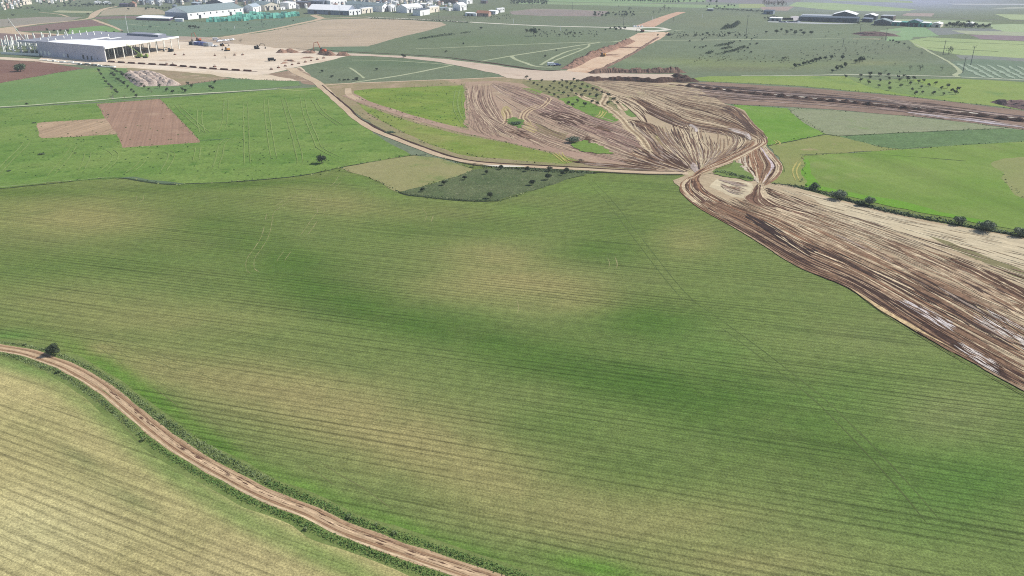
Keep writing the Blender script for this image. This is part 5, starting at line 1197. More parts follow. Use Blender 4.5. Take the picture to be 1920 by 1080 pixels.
FOOT = []
def bld(label, L, C, R, h, wall, roof, kind='flat', doors=((.5, .35),), side='R', wins=0, name='building', cat='building', wallL=None, group=None):
    """building on the ground points L, C (near corner), R; h metres to the eaves"""
    c = at(*C); a = at(*L) - c; b = at(*R) - c
    if a.length < 3: a = a.normalized() * 3
    FOOT.append(((c + (a + b) / 2).to_2d(), (a + b).length / 2))
    root = thing(name, c, label, cat, group)
    ring_ = [Vector((0, 0, 0)), b, b + a, a]
    if (b.x * a.y - b.y * a.x) < 0: ring_.reverse()
    r2 = [(p.x, p.y) for p in ring_]
    wm = MB()
    n = len(wm.v); wm.v += [(p[0], p[1], -.2) for p in r2] + [(p[0], p[1], h) for p in r2]
    for i in range(4):
        j = (i + 1) % 4
        wm.f.append((i, j, 4 + j, 4 + i)); wm.m.append(0)
    ta, tb = a.normalized(), b.normalized()
    if kind == 'gable':
        rise = min(a.length, b.length) * .14
        if a.length > b.length: e0, e1, f0, f1 = Vector((0, 0, 0)), b, a, a + b          # ridge runs along a
        else: e0, e1, f0, f1 = Vector((0, 0, 0)), a, b, a + b
        m0, m1 = (e0 + e1) / 2, (f0 + f1) / 2
        for p, q, m_ in ((e0, e1, m0), (f0, f1, m1)):
            k = len(wm.v); wm.v += [(p.x, p.y, h), (q.x, q.y, h), (m_.x, m_.y, h + rise)]; wm.f.append((k, k + 1, k + 2)); wm.m.append(0)
    wm.build('wall', wall, root)
    rm = MB()
    if kind == 'flat':
        cen = (a + b) / 2
        out = [(cen.x + (p[0] - cen.x) * 1.0 + .25 * (1 if p[0] > cen.x else -1), cen.y + (p[1] - cen.y) + .25 * (1 if p[1] > cen.y else -1)) for p in r2]
        rm.prism(out, h + .003, h + .45)
    else:
        o = .4
        dirw = (e1 - e0).normalized(); dirl = (f0 - e0).normalized()
        for p, q, m0_, m1_ in ((e0, f0, m0, m1), (e1, f1, m0, m1)):
            s = -1 if (p - e0).length < 1e-6 else 1
            pa = p + dirw * s * o - dirl * o; qa = q + dirw * s * o + dirl * o; ma = m0_ - dirl * o; mb_ = m1_ + dirl * o
            k = len(rm.v)
            for z in (.02, .22):
                rm.v += [(pa.x, pa.y, h - .1 + z), (qa.x, qa.y, h - .1 + z), (mb_.x, mb_.y, h + rise + z), (ma.x, ma.y, h + rise + z)]
            for f_ in ((0, 1, 2, 3), (7, 6, 5, 4), (0, 4, 5, 1), (1, 5, 6, 2), (2, 6, 7, 3), (3, 7, 4, 0)):
                rm.f.append(tuple(k + i for i in f_)); rm.m.append(0)
    rm.build('roof', roof, root)
    def opening(nm, base, tdir, pos, w, z0, z1, mat):
        nrm = Vector((tdir.y, -tdir.x, 0))
        cen = (a + b) / 2
        if nrm.dot(cen - base) > 0: nrm = -nrm
        p0 = base + tdir * (pos - w / 2); m = MB(); q = [p0 + nrm * .06, p0 + tdir * w + nrm * .06, p0 + tdir * w - nrm * .04, p0 - nrm * .04]
        rr_ = [(p.x, p.y) for p in q]
        if (q[1] - q[0]).cross(q[2] - q[1]).z < 0: rr_.reverse()
        m.prism(rr_, z0, z1); return m.build(nm, mat, root)
    base, tdir, ln = (Vector((0, 0, 0)), tb, b.length) if side == 'R' else (Vector((0, 0, 0)), ta, a.length)
    for pos, wd in doors: opening('door', base, tdir, pos * ln, min(ln * .3, 4.5) if wd > .3 else min(ln * .2, 2.5), 0, min(h * .7, 4.2), DOORM)
    for i in range(wins): opening('window', base, tdir, (i + .5) / wins * ln, min(ln / wins * .45, 2.2), h * .55, h * .8, GLASS)
    return root

B = bld
B('long grey arched factory with white panelled flank beside the teal stacks', (311, 34.4), (353, 37), (457, 26), 7.6, WHITE, ROOFG, 'gable', ((.2, .4), (.75, .4)), 'R', 9, 'factory')
fac = COL.objects['factory']
# added grey panel over the gable end, its shade put into the colour
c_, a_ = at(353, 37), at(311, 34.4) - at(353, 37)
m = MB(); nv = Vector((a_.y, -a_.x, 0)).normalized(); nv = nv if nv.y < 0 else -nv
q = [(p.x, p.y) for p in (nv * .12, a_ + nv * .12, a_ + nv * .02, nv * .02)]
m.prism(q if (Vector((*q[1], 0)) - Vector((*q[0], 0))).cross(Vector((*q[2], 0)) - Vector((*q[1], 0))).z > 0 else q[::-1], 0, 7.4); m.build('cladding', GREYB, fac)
B('low white shed with a dark front, left of the arched factory', (256, 37.4), (318, 39.4), (330, 34.5), 2.4, PURP, ROOFW, 'flat', (), 'L')
B('small white trailer shed in front of the arched factory', (328, 40), (343, 40.8), (345, 39.8), 2.6, WHITE, ROOFW, 'flat', ((.5, .2),))
B('dark low workshop behind the arched factory', (335, 18), (362, 19), (366, 17.5), 4, GREYD, GREYD, 'flat', ((.4, .4),), 'L')
B('dark tall block next to the second tank', (360, 15.5), (372, 17), (378, 15), 7.5, GREYD, ROOFB, 'flat', ((.5, .4),))
B('long white roofed hall behind the arched factory', (387, 12.5), (421, 14), (441, 11), 6, GREYD, ROOFW, 'gable', ((.3, .4),), 'L', 4)
B('white hall behind the left teal stacks', (428, 24.6), (441, 26), (458, 23), 6, WHITE, ROOFB, 'flat', ((.6, .4),), 'R', 3)
B('blue grey hall with a white end, second behind the teal stacks', (458, 22.6), (475, 23.8), (490, 21), 7, WHITE, ROOFB, 'gable', ((.3, .3), (.75, .3)), 'R', 3)
B('green grey roofed hall with cream end behind the teal stacks', (472, 17), (497, 20), (524, 18.5), 7.5, CREAM, ROOFG, 'gable', ((.2, .4), (.7, .4)), 'R', 5)
B('hall with grey front and bright white end in the middle of the estate', (526, 15.6), (542, 17), (556, 15), 8, WHITE, ROOFW, 'flat', ((.5, .3),), 'R', 2)
B('tiny white hut below the grey fronted hall', (524, 18), (527, 18.6), (535, 17.8), 3, WHITE, ROOFW, 'flat', ((.4, .2),))
B('long dark brown hall in the middle of the estate', (553, 13), (578, 14.4), (586, 12.4), 7, BROWN, GREYD, 'flat', ((.4, .4), (.8, .4)), 'L')
B('grey blue hall right of the dark brown hall', (579, 12.8), (606, 13.6), (618, 12.2), 8, GREYB, GREYB, 'flat', ((.5, .4),), 'L', 3)
B('tall bright white hall behind the long blue hall', (612, 13), (620, 14), (651, 11.5), 9, WHITE, ROOFW, 'flat', ((.3, .4),), 'R', 5)
B('long low blue grey hall beside the dirt road', (577, 25.6), (652, 28.8), (669, 25.2), 5.4, GREYB, ROOFW, 'gable', ((.15, .4), (.45, .4), (.8, .4)), 'L', 8)
B('white house like block at the right end of the long blue hall', (651, 28), (655, 29), (677, 26.8), 5.5, WHITE, ROOFW, 'flat', ((.35, .3), (.7, .2)), 'R', 4)
B('second white block behind the white house like block', (674, 24.6), (679, 25.6), (699, 23.4), 6, CREAM, ROOFW, 'flat', ((.4, .3), (.8, .2)), 'R', 3)
B('long grey roofed hall with white gable behind the white blocks', (648, 17), (717, 22.6), (728, 20.8), 7.5, WHITE, ROOFG, 'gable', ((.5, .4),), 'R', 2)
B('white block with dark openings right of the long grey roof', (727, 21), (733, 22.2), (742, 20.6), 7.5, WHITE, ROOFW, 'flat', ((.3, .4), (.7, .4)), 'R', 2)
B('white hall with blue grey front in the right of the estate', (743, 23), (763, 24.6), (793, 21.5), 6.6, WHITE, ROOFW, 'gable', ((.2, .4), (.6, .4)), 'R', 6)
B('dark grey hall with white panelled side and black roof edge', (774, 28.4), (788, 30), (806, 26.8), 6.6, WHITE, GREYD, 'flat', ((.3, .2),), 'R', 0)
B('white box hall right of the dark grey hall', (801, 23), (806, 24.2), (824, 21.6), 6.6, CREAM, ROOFW, 'flat', ((.6, .3),), 'R', 2)
B('low white roofed workshop behind the white box hall', (779, 14), (798, 14.8), (812, 12.6), 4.6, GREYL, ROOFW, 'flat', ((.5, .4),), 'R', 3)
B('slate blue hall with bright white end, alone at the right of the estate', (849, 19), (863, 20.4), (875, 18.6), 7, WHITE, ROOFW, 'gable', ((.4, .4),), 'R', 2)
B('small white annex left of the slate blue hall', (839, 20), (842, 20.8), (850, 20), 3.2, WHITE, ROOFW, 'flat', ((.5, .2),))
B('low greenish shed between two white halls', (824, 18.4), (826, 19.2), (840, 18.2), 3, ROOFG, ROOFB, 'flat', ((.5, .4),))
B('long low white shed near the white road', (872, 29.2), (893, 30.6), (897, 29.2), 3, WHITE, ROOFW, 'flat', ((.4, .4), (.7, .4)), 'L')
B('pinkish low house near the white road', (893, 30), (916, 31.2), (921, 29.4), 3.6, PINKW, TILE, 'gable', ((.4, .2),), 'L', 4)
B('white low house behind the pinkish house', (916, 26.2), (929, 27.2), (934, 25.6), 3.8, WHITE, ROOFW, 'flat', ((.5, .2),), 'L', 3)
B('white house with dark windows at the right end of the estate', (930, 23.2), (933, 24), (946, 22.8), 5, WHITE, ROOFW, 'flat', ((.3, .2),), 'R', 4)
B('hall with a long red roof at the top edge of the photo', (823, 5.4), (855, 7), (859, 5.6), 5.4, BROWN, REDR, 'gable', ((.5, .4),), 'L')
B('blue grey hall with white end beside the red roof', (857, 6.6), (875, 8), (886, 6.4), 6.4, WHITE, GREYB, 'flat', ((.4, .4),), 'R', 2)
B('small dark shed right of the red roofed hall', (901, 6), (911, 6.8), (915, 5.8), 3.6, BROWN, GREYD, 'flat', ((.5, .3),), 'L')
# village and scattered houses
B('two storey pale block at the edge of the village', (41, 8), (44, 9.2), (60, 7.8), 7.5, CREAM, ROOFW, 'flat', ((.3, .2),), 'R', 4)
B('long low white shed, left of two', (177, 6.4), (178.5, 7.2), (191, 6.8), 2.4, WHITE, ROOFW, 'gable', ((.5, .2),))
B('long low white shed, right of two', (193, 7.2), (194.5, 8), (209, 7.6), 2.4, WHITE, ROOFW, 'gable', ((.5, .2),))
B('purple brown shed beside the dirt road', (224, 12.4), (239, 13), (243, 11.6), 3.6, PURP, PURP, 'flat', ((.5, .4),), 'L')
B('pale pink house right of the purple brown shed', (242, 12.4), (254, 13), (257, 11.8), 4.6, PINKW, TILE, 'gable', ((.4, .2),), 'L', 2)
rr = random.Random(12)
hp = [(4, 6), (10, 3.5), (14, 8), (18, 12), (22, 6), (26, 10), (30, 14), (33, 8), (12, 16), (6, 19), (20, 17), (2, 13), (36, 12), (28, 4), (67, 4), (73, 6), (80, 3), (88, 5), (95, 6.5), (102, 2.5), (111, 4), (120, 2), (135, 1)]
hp.sort()
for i, (x, y) in enumerate(hp):
    w_ = rr.uniform(4, 7)
    B('small village house, %s from the left at the top corner' % ordinal(i + 1), (x, y - .5), (x + w_ * .35, y), (x + w_, y - .4), rr.uniform(4, 6.5), rr.choice([WHITE, CREAM, CREAM, PINKW]), rr.choice([TILE, ROOFW, GREYL, CREAM]), rr.choice(['gable', 'flat']), ((.4, .2),), 'R', 2, 'village_house', 'house', group='village houses at the top left')
hp = [(262, 8.5), (270, 6), (279, 8.6), (285, 5), (292, 7.6), (300, 4), (309, 6), (318, 3.5), (330, 5), (337, 2.6), (344, 4.4), (371, 2.8), (381, 5), (390, 2.4), (399, 3), (412, 3.4), (425, 2.6), (447, 3.5), (458, 8), (462, 2.4), (470, 5), (480, 8), (489, 3), (505, 3.5), (515, 7), (530, 5), (545, 3.4), (556, 6), (566, 4), (588, 4), (600, 3), (631, 3), (660, 5), (672, 3), (683, 6.5), (694, 4), (705, 7), (716, 4.4), (727, 8), (736, 10), (747, 5), (757, 8), (768, 4), (778, 6.6), (790, 3.5), (800, 7.5), (812, 4)]
for i, (x, y) in enumerate(hp):
    w_ = rr.uniform(7, 13)
    B('far building in the strip along the top edge, %s from the left' % ordinal(i + 1), (x, y - .7), (x + w_ * .55, y), (x + w_, y - .6), rr.uniform(4, 7), rr.choice([WHITE, CREAM, GREYB, GREYD, GREYL, BROWN, WHITE]), rr.choice([ROOFW, ROOFB, ROOFG, GREYD, TILE, ROOFW]), rr.choice(['gable', 'flat', 'flat']), ((.4, .4),), 'R', 2, 'far_building', 'building', group='far buildings of the industrial estate')
hp = []
r2 = random.Random(77)
for k in range(900):
    if len(hp) >= 96: break
    x = r2.uniform(250, 860); y = r2.uniform(1.2, 13 if x < 480 else 20)
    q = at(x, y).to_2d(); rad = 6.5
    if 380 < x < 480 and y > 9 or 300 < x < 380 and y > 9: continue
    if all((q - f[0]).length > rad + f[1] * .8 for f in FOOT) and all((q - at(*o).to_2d()).length > 11 for o in hp): hp.append((x, y))
for i, (x, y) in enumerate(sorted(hp)):
    w_ = r2.uniform(4.0, 7.5)
    B('small house or shed scattered in the industrial estate, %s from the left' % ordinal(i + 1), (x, y - .5), (x + w_ * .5, y), (x + w_, y - .45), r2.uniform(3.5, 6.5), r2.choice([WHITE, CREAM, CREAM, PINKW, GREYL, WHITE]), r2.choice([ROOFW, TILE, ROOFW, ROOFB, CREAM, GREYD]), r2.choice(['gable', 'flat']), ((.4, .3),), 'R', 2, 'small_building', 'building', group='small buildings of the industrial estate')
plants('dark_tree', [(r2.uniform(0, 330), r2.uniform(1, 12)) for _ in range(34)] + [(r2.uniform(330, 900), r2.uniform(2, 18)) for _ in range(36)], 'dark', 'dark tree among the houses along the top edge, %s from the left', 'tree', 'trees among the far houses', 3.6)
# right hand depot
B('long low white canopy at the left of the depot', (1442, 38.8), (1464, 39.6), (1467, 37.6), 2.8, GREYL, ROOFW, 'flat', ((.3, .3), (.7, .3)), 'L')
B('very long dark slate hall in front of the depot', (1497, 39.6), (1606, 43), (1611, 39.8), 4.4, SLATE, SLATE, 'flat', ((.2, .4), (.5, .4), (.8, .4)), 'L', 10)
B('wide white roofed hall with red ridge line behind the slate hall', (1560, 36.6), (1604, 37.8), (1608, 34.4), 5.6, SLATE, ROOFW, 'gable', ((.3, .4), (.7, .4)), 'L', 6)
B('pale grey flat hall at the left of the slate hall', (1500, 36), (1556, 37.6), (1560, 34), 3.6, GREYL, GREYL, 'flat', ((.5, .4),), 'L', 5)
B('white roofed hall right of the red ridged hall', (1619, 37), (1641, 37.9), (1646, 35.4), 4.6, SLATE, ROOFW, 'gable', ((.4, .4),), 'L', 3)
B('brown grey hall behind the green works', (1650, 38), (1674, 38.8), (1679, 36.4), 4.6, BROWN, GREYL, 'flat', ((.4, .4),), 'L', 3)
B('slate workshop in front of the brown grey hall', (1616, 41.4), (1634, 42.2), (1637, 40.4), 3.6, SLATE, GREYB, 'flat', ((.4, .4),), 'L', 2)
B('grey works hall at the left of the teal row', (1638, 47), (1668, 48.2), (1672, 45.6), 4, GREYD, ROOFG, 'gable', ((.3, .3), (.7, .3)), 'L', 3)
B('teal shed with white roof, first of the teal row', (1671, 48), (1686, 48.8), (1690, 46.8), 3.6, TEALD, ROOFW, 'flat', ((.5, .4),), 'L')
B('dark teal shed, second of the teal row', (1688, 48.6), (1700, 49.4), (1703, 47.6), 3.6, SLATE, TEALD, 'flat', ((.5, .4),), 'L')
B('tall blue teal hall in the middle of the teal row', (1702, 49.2), (1724, 50.4), (1729, 48), 5, TEALD, GREYB, 'gable', ((.3, .4), (.7, .4)), 'L', 3)
B('teal hall with long white roof at the right of the teal row', (1726, 50.2), (1742, 51), (1746, 49), 3.8, TEALD, ROOFW, 'flat', ((.5, .4),), 'L')
B('bright white roofed shed standing right of the teal row', (1746, 50.6), (1763, 51.5), (1768, 49.2), 3.2, CREAM, ROOFW, 'gable', ((.4, .4),), 'L')
B('small white roofed house among dark trees at the right', (1810, 49.6), (1824, 50.4), (1828, 48.8), 3, CREAM, ROOFW, 'gable', ((.4, .2),), 'L', 2)
B('dark blue glasshouse beside the row of narrow trees', (1431, 26.6), (1449, 27.2), (1453, 25), 4, GREYB, SLATE, 'flat', ((.5, .4),), 'L', 4)
B('tiny grey hut at the left end of the row of narrow trees', (1326, 20.4), (1336, 21), (1338, 19.8), 2.2, GREYD, GREYL, 'flat', ((.5, .2),), 'L')
plants('dark_tree', [(x, 52 + (x - 1790) * .03 - (k % 3) * 1.5, rr.uniform(5, 8)) for k, x in enumerate(range(1786, 1858, 4))] + [(1815, 44), (1760, 48.5), (1774, 51), (1780, 50)], 'dark', 'dark tree around the small house at the right, %s from the left', 'tree', 'dark trees around the small house', 6)
plants('dark_tree', [(1434, 35.5), (1440, 36), (1446, 34), (1450, 33), (1454, 34), (1459, 34.5), (1609, 45, 6), (1640, 49), (1650, 48), (1657, 49), (1661, 40), (1668, 41), (1676, 42)], 'shrub', 'dark tree beside the depot buildings, %s from the left', 'tree', 'dark trees beside the depot', 5)
# tanks
def tank(x, y, r, h, label):
    t = thing('storage_tank', at(x, y), label, 'tank', 'storage tanks behind the arched factory')
    m = MB(); m.lathe([(r, -.1), (r, h)], 24); m.build('shell', ROOFG, t)
    m = MB(); m.lathe([(r + .12, h - .02), (r + .12, h + .15), (r * .6, h + r * .3), (.02, h + r * .42)], 24); m.build('roof', GREYB, t)
    m = MB()
    for dx in (-.35, .35): m.bar((dx, -r - .12, 0), (dx, -r - .12, h + .6), .06, n=5)
    for k in range(int(h / .6)): m.bar((-.35, -r - .12, .4 + k * .6), (.35, -r - .12, .4 + k * .6), .04, n=4)
    m.build('ladder', GREYD, t)
tank(329, 20.5, 3.6, 7, 'teal grey storage tank, left of two behind the arched factory')
tank(371, 16.8, 3.2, 6, 'smaller storage tank, right of two behind the arched factory')

# stacks wrapped in teal sheeting
rr = random.Random(3)
st = [(392, 41), (399, 40.6), (407, 41.2), (414, 40.4), (424, 39.5), (434, 39.6), (441, 36), (447, 39), (449, 32.6), (455, 36), (461, 39), (465, 33), (470, 37), (474, 31), (480, 35), (486, 31), (489, 35.4), (495, 33), (501, 30), (505, 34.6), (511, 31.6), (517, 34), (523, 31), (527, 34.4), (533, 31.6), (539, 32.4), (545, 31), (551, 30.4), (557, 30.2)]
def stack_proto():
    t = thing('wrapped_stack', (0, 0, 0), 'x', 'stack')
    for k, (dx, dy, z, s) in enumerate([(-1.6, 0, 0, 3.0), (1.6, .1, 0, 3.0), (-1.5, .1, 1.72, 2.8), (1.6, 0, 1.72, 2.8)]):
        m = MB(); b_ = s / 2
        m.prism([(dx - b_, dy - b_), (dx + b_, dy - b_), (dx + b_, dy + b_), (dx - b_, dy + b_)], z, z + 1.7, 0, [(dx - b_ * .94, dy - b_ * .94), (dx + b_ * .94, dy - b_ * .94), (dx + b_ * .94, dy + b_ * .94), (dx - b_ * .94, dy + b_ * .94)])
        m.build('bale', TEAL if k != 1 else TEALD, t)
    return t
sp = None
for i, (x, y) in enumerate(sorted(st)):
    lb = 'stack of crates wrapped in teal sheeting, %s from the left' % ordinal(i + 1); g_ = 'teal wrapped stacks beside the factory'
    if sp is None:
        sp = stack_proto(); sp.location = at(x, y); sp['label'] = lb; sp['group'] = g_; sp.rotation_euler.z = .5
    else: copy_thing(sp, at(x, y), .5 + rr.uniform(-.3, .3), (rr.uniform(.9, 1.3), rr.uniform(.9, 1.5), rr.uniform(1.1, 1.8)), lb, g_)

# ------------------------------------------------------------------ the hall under construction
Cc, Rr, Ll = at(200, 115.8), at(337.5, 91.5), at(74.5, 104)
ea, eb = Ll - Cc, Rr - Cc
H = 9.4
def hp_(u, w): p = ea * u + eb * w; return (p.x, p.y)
hall = thing('unfinished_hall', Cc, 'large unfinished precast hall with a white and grey roof at the building yard', 'building')
m = MB(); na = Vector((ea.y, -ea.x, 0)).normalized(); na = na if na.dot(eb) < 0 else -na
off = lambda u, w, d: (hp_(u, w)[0] + na.x * d, hp_(u, w)[1] + na.y * d)
m.prism([off(1.0, 0, .0), off(0, 0, 0), off(0, 0, .3), off(1.0, 0, .3)][::-1], -.1, H + .9); m.build('wall_panel', CONC, hall)
if True:
    def roof_piece(nm, pts, z0, z1, mat):
        q = [hp_(u, w) for u, w in pts]
        ar = sum(q[i][0] * q[(i + 1) % len(q)][1] - q[(i + 1) % len(q)][0] * q[i][1] for i in range(len(q)))
        if ar < 0: q.reverse()
        mm = MB(); mm.prism(q, z0, z1); return mm.build(nm, mat, hall)
    roof_piece('roof', [(0, 0.004), (1.32, 0.004), (1.32, 1.0), (0, 1.0)], H - .5, H, paint('grey roof deck', (160, 162, 172), .7, .2, .08, .1))
    roof_piece('roof_membrane', [(0.01, 0.02), (.70, 0.02), (.94, .08), (.98, .2), (.80, .34), (.62, .40), (.42, .42), (.22, .55), (.01, .60)], H + .004, H + .06, paint('roof membrane', (250, 250, 250), .5, .2, .03, .2, 1.3))
    roof_piece('roof_strip', [(.62, .36), (.66, .36), (.66, .60), (.62, .60)], H + .004, H + .5, ROOFW)
    roof_piece('roof_strip', [(.50, .50), (.56, .50), (.56, .66), (.50, .66)], H + .004, H + .05, ROOFW)
    roof_piece('raised_deck', [(.16, .86), (.62, .84), (.62, .985), (.16, .985)], H + .004, H + 1.6, paint('raised deck', (150, 154, 168), .7, .2, .08, .1))
    roof_piece('roof_strip', [(.17, .88), (.27, .88), (.27, .96), (.17, .96)], H + 1.604, H + 1.66, ROOFW)
    roof_piece('edge_beam', [(-.012, 0.0), (-.002, 0.0), (-.002, 1.0), (-.012, 1.0)], H - 1.0, H + .25, CONCW)
    roof_piece('edge_beam', [(1.004, 0.0), (1.32, 0.0), (1.32, .012), (1.004, .012)], H - .9, H + .5, CONC)
    for u in np.linspace(.12, .96, 8):
        mm = MB(); p = off(u, 0, .34); mm.box((p[0], p[1], H - .8), (.7, .35, .5), math.atan2(ea.y, ea.x)); mm.build('bracket', CONCW, hall)
    for u, w0, z0, z1, k in [(.96, .05, .8, 3.6, 0), (.90, .05, .8, 3.6, 0), (.84, .05, .8, 3.4, 0), (.81, .02, 1.2, 2.6, 0), (.61, .05, .8, 2.8, 0), (.55, .04, .4, 3.0, 1), (.32, .05, .4, 3.4, 1), (.26, .04, .4, 2.8, 1), (.20, .04, .4, 2.8, 1), (.12, .02, 1.0, 2.2, 1)]:
        mm = MB(); d = w0 / 2; q = [off(u - d * .5, 0, .31), off(u + d * .5, 0, .31), off(u + d * .5, 0, .36), off(u - d * .5, 0, .36)]
        ar = sum(q[i][0] * q[(i + 1) % 4][1] - q[(i + 1) % 4][0] * q[i][1] for i in range(4))
        mm.prism(q if ar > 0 else q[::-1], z0, z1); mm.build('window_opening', (DOORM if k else CONCW), hall)
    ang = math.atan2(eb.y, eb.x)
    for w in np.linspace(.004, .994, 10):
        for u in (0.0, .22, .44) if w > .25 else (0.0, .22):
            p = hp_(u + .004, w); mm = MB(); mm.box((p[0], p[1], -.1), (.5, .5, H - .45), ang); mm.build('column', CONCW, hall)
    for u in (1.08, 1.18, 1.30):
        for w in (.01, .3): p = hp_(u, w); mm = MB(); mm.box((p[0], p[1], -.1), (.6, .6, H - .4), ang); mm.build('column', CONCW, hall)
# free standing columns, placed by their tops
tops = zz(0, 50, 8, [(92, 128), (155, 140), (225, 115), (270, 148), (370, 118), (403, 118), (490, 92), (510, 130), (615, 84), (640, 110), (600, 165), (740, 70), (725, 130), (713, 172), (860, 56), (850, 108), (830, 176), (980, 46), (965, 80), (1000, 100), (950, 140), (1085, 52), (1075, 78), (1065, 150), (1187, 58), (1200, 95), (1293, 62), (1300, 90), (1400, 68), (1410, 95), (1510, 78), (1620, 112), (10, 180)])
proto = None
for i, (x, y) in enumerate(sorted(tops)):
    p = at(x, y, 11.0); p.z = 0
    lb = 'tall white precast column standing free behind the hall, %s from the left' % ordinal(i + 1); g_ = 'free standing precast columns'
    if proto is None:
        proto = thing('precast_column', p, lb, 'column', g_)
        mm = MB(); mm.box((0, 0, .7), (.62, .62, 10.3)); mm.box((.42, 0, 7.2), (.3, .6, .5)); mm.build('shaft', CONCW, proto)
        mm = MB(); mm.box((0, 0, -.1), (1.8, 1.8, .797)); mm.build('footing', CONC, proto)
    else: copy_thing(proto, p, ang, 1.0, lb, g_)
# open precast frame at the left end
fr = thing('building_skeleton', at(74, 104.6), 'open white precast frame with low wall panels at the left end of the hall', 'building frame')
fo = at(74, 104.6); f1 = at(2, 101.5) - fo; f2 = at(68, 84) - fo
for nm, s in (('wall_panel', [(0, 1, 0, 0, .0, 1.7), (0, 1, .5, .5, 2.6, 3.6), (0, 1, 1, 1, .0, 3.0)]),):
    for u0, u1, w0, w1, z0, z1 in s:
        mm = MB(); p, q = f1 * u0 + f2 * w0, f1 * u1 + f2 * w1; d = (q - p).normalized(); nn_ = Vector((-d.y, d.x, 0)) * .2
        r_ = [(p - nn_), (q - nn_), (q + nn_), (p + nn_)]; r_ = [(t_.x, t_.y) for t_ in r_]
        ar = sum(r_[i][0] * r_[(i + 1) % 4][1] - r_[(i + 1) % 4][0] * r_[i][1] for i in range(4))
        mm.prism(r_ if ar > 0 else r_[::-1], z0, z1); mm.build(nm, CONCW, fr)
for u in (.0, .22, .44, .66, .88):
    for w in (.08, .55, .93):
        p = f1 * u + f2 * w; mm = MB(); mm.box((p.x, p.y, -.1), (.55, .55, 5.5 if w < .5 else 6.5)); mm.build('column', CONCW, fr)
for u in (.1, .3, .5, .7):
    p, q = f1 * u + f2 * .08, f1 * u + f2 * .93; mm = MB(); mm.bar((p.x, p.y, 4.2), (q.x, q.y, 4.2), .3, n=4); mm.build('beam', CONCW, fr)
# white panels and scrap along the wall
rr = random.Random(8)
for i in range(18):
    s = i / 17; x, y = 78 + 134 * s, 113.4 + 13 * s + rr.uniform(-.6, .6)
    o = thing('concrete_slab', at(x, y), 'white precast slab lying along the front of the hall, %s from the left' % ordinal(i + 1), 'concrete slab', 'white slabs along the hall front', rr.uniform(-.5, .2))
    mm = MB(); mm.box((0, 0, .1), (rr.uniform(2.5, 4.5), rr.uniform(1.2, 2.2), rr.uniform(.4, 1.1))); mm.build('slab', CONCW, o)
    mm = MB(); mm.box((-.8, 0, -.02), (.2, 1.4, .118)); mm.box((.8, 0, -.02), (.2, 1.4, .118)); mm.build('skid', BROWN, o)
plants('shrub', [(x, 119.5 + (x - 128) * .078, 6) for x in range(150, 214, 6)], 'shrub', 'grey green weed clump behind the white slabs, %s from the left', 'weeds', 'weed clumps behind the slabs', 6, hs=.6)

# ------------------------------------------------------------------ machines and vehicles
YEL = paint('machine yellow', (206, 150, 60), .5, .4, .15, 1.0)
ORG = paint('machine orange', (196, 96, 50), .5, .4, .15, 1.0)
GRN = paint('crane green', (150, 176, 84), .5, .4, .12, 1.0)
BLK = paint('rubber and steel', (44, 42, 42), .7, .2, .15, 1.0)
BLUE = paint('container blue', (92, 106, 168), .5, .3, .1, .6)
RUST = paint('rusty steel', (122, 78, 62), .8, .2, .2, 1.0)
def track_mb(y):
    m = MB(); pr = [(-1.7, .25), (-1.9, .5), (-1.6, .85), (1.6, .85), (1.9, .5), (1.7, .25), (1.4, .02), (-1.4, .02)]
    k = len(m.v); n = len(pr)
    for yy in (y - .3, y + .3): m.v += [(p[0], yy, p[1]) for p in pr]
    for i in range(n): m.f.append((k + i, k + n + i, k + n + (i + 1) % n, k + (i + 1) % n)); m.m.append(0)
    m.f.append(tuple(range(k, k + n))); m.f.append(tuple(range(k + 2 * n - 1, k + n - 1, -1))); m.m += [0, 0]
    return m
def excavator(x, y, rz, mat, label, reach=1.0, sc=1.0):
    t = thing('excavator', at(x, y), label, 'excavator', None, rz, sc)
    for yy in (-1.1, 1.1): track_mb(yy).build('track', BLK, t)
    m = MB(); m.prism([(-2.1, -1.25), (1.2, -1.25), (1.2, 1.25), (-2.1, 1.25)], .95, 1.35); m.prism([(-2.1, -1.25), (-.2, -1.25), (-.2, 1.25), (-2.1, 1.25)], 1.352, 2.2, 0, [(-1.95, -1.15), (-.3, -1.15), (-.3, 1.15), (-1.95, 1.15)]); m.build('house', mat, t)
    m = MB(); m.prism([(-.15, .25), (1.15, .25), (1.15, 1.2), (-.15, 1.2)], 1.354, 2.9, 0, [(-.05, .3), (.8, .3), (.8, 1.15), (-.05, 1.15)]); m.build('cab', GLASS, t)
    m = MB(); m.bar((1.0, -.3, 1.5), (2.9, -.3, 4.6 * reach), .26, .22, 4); m.bar((2.9, -.3, 4.6 * reach), (5.2, -.3, 4.2 * reach), .22, .18, 4); bm_ = m.build('boom', mat, t)
    m = MB(); m.bar((5.2, -.3, 4.2 * reach), (5.8, -.3, 1.4), .18, .14, 4); ar_ = m.build('arm', mat, t)
    m = MB(); m.prism([(5.2, -.8), (6.2, -.8), (6.2, .2), (5.2, .2)], .25, 1.3, 0, [(5.5, -.8), (6.1, -.8), (6.1, .2), (5.5, .2)]); m.build('bucket', BLK, ar_)
    return t
excavator(426, 95.5, 2.6, YEL, 'yellow excavator working in the middle of the sandy yard')
excavator(482, 92, .3, BLK, 'dark excavator at the far side of the sandy yard', .8, 1.1)
excavator(605, 99, 2.9, ORG, 'orange excavator with raised boom on the heaps at the yard corner', 1.3, 1.3)
excavator(372, 77.5, 2.9, ORG, 'orange excavator behind the row of site containers', 1.4, 1.1)
excavator(320, 97, 3.0, BLK, 'dark machine near the right edge of the hall roof', .7)
excavator(270, 96.5, .4, YEL, 'small machine working among the hall columns', .6, .8)
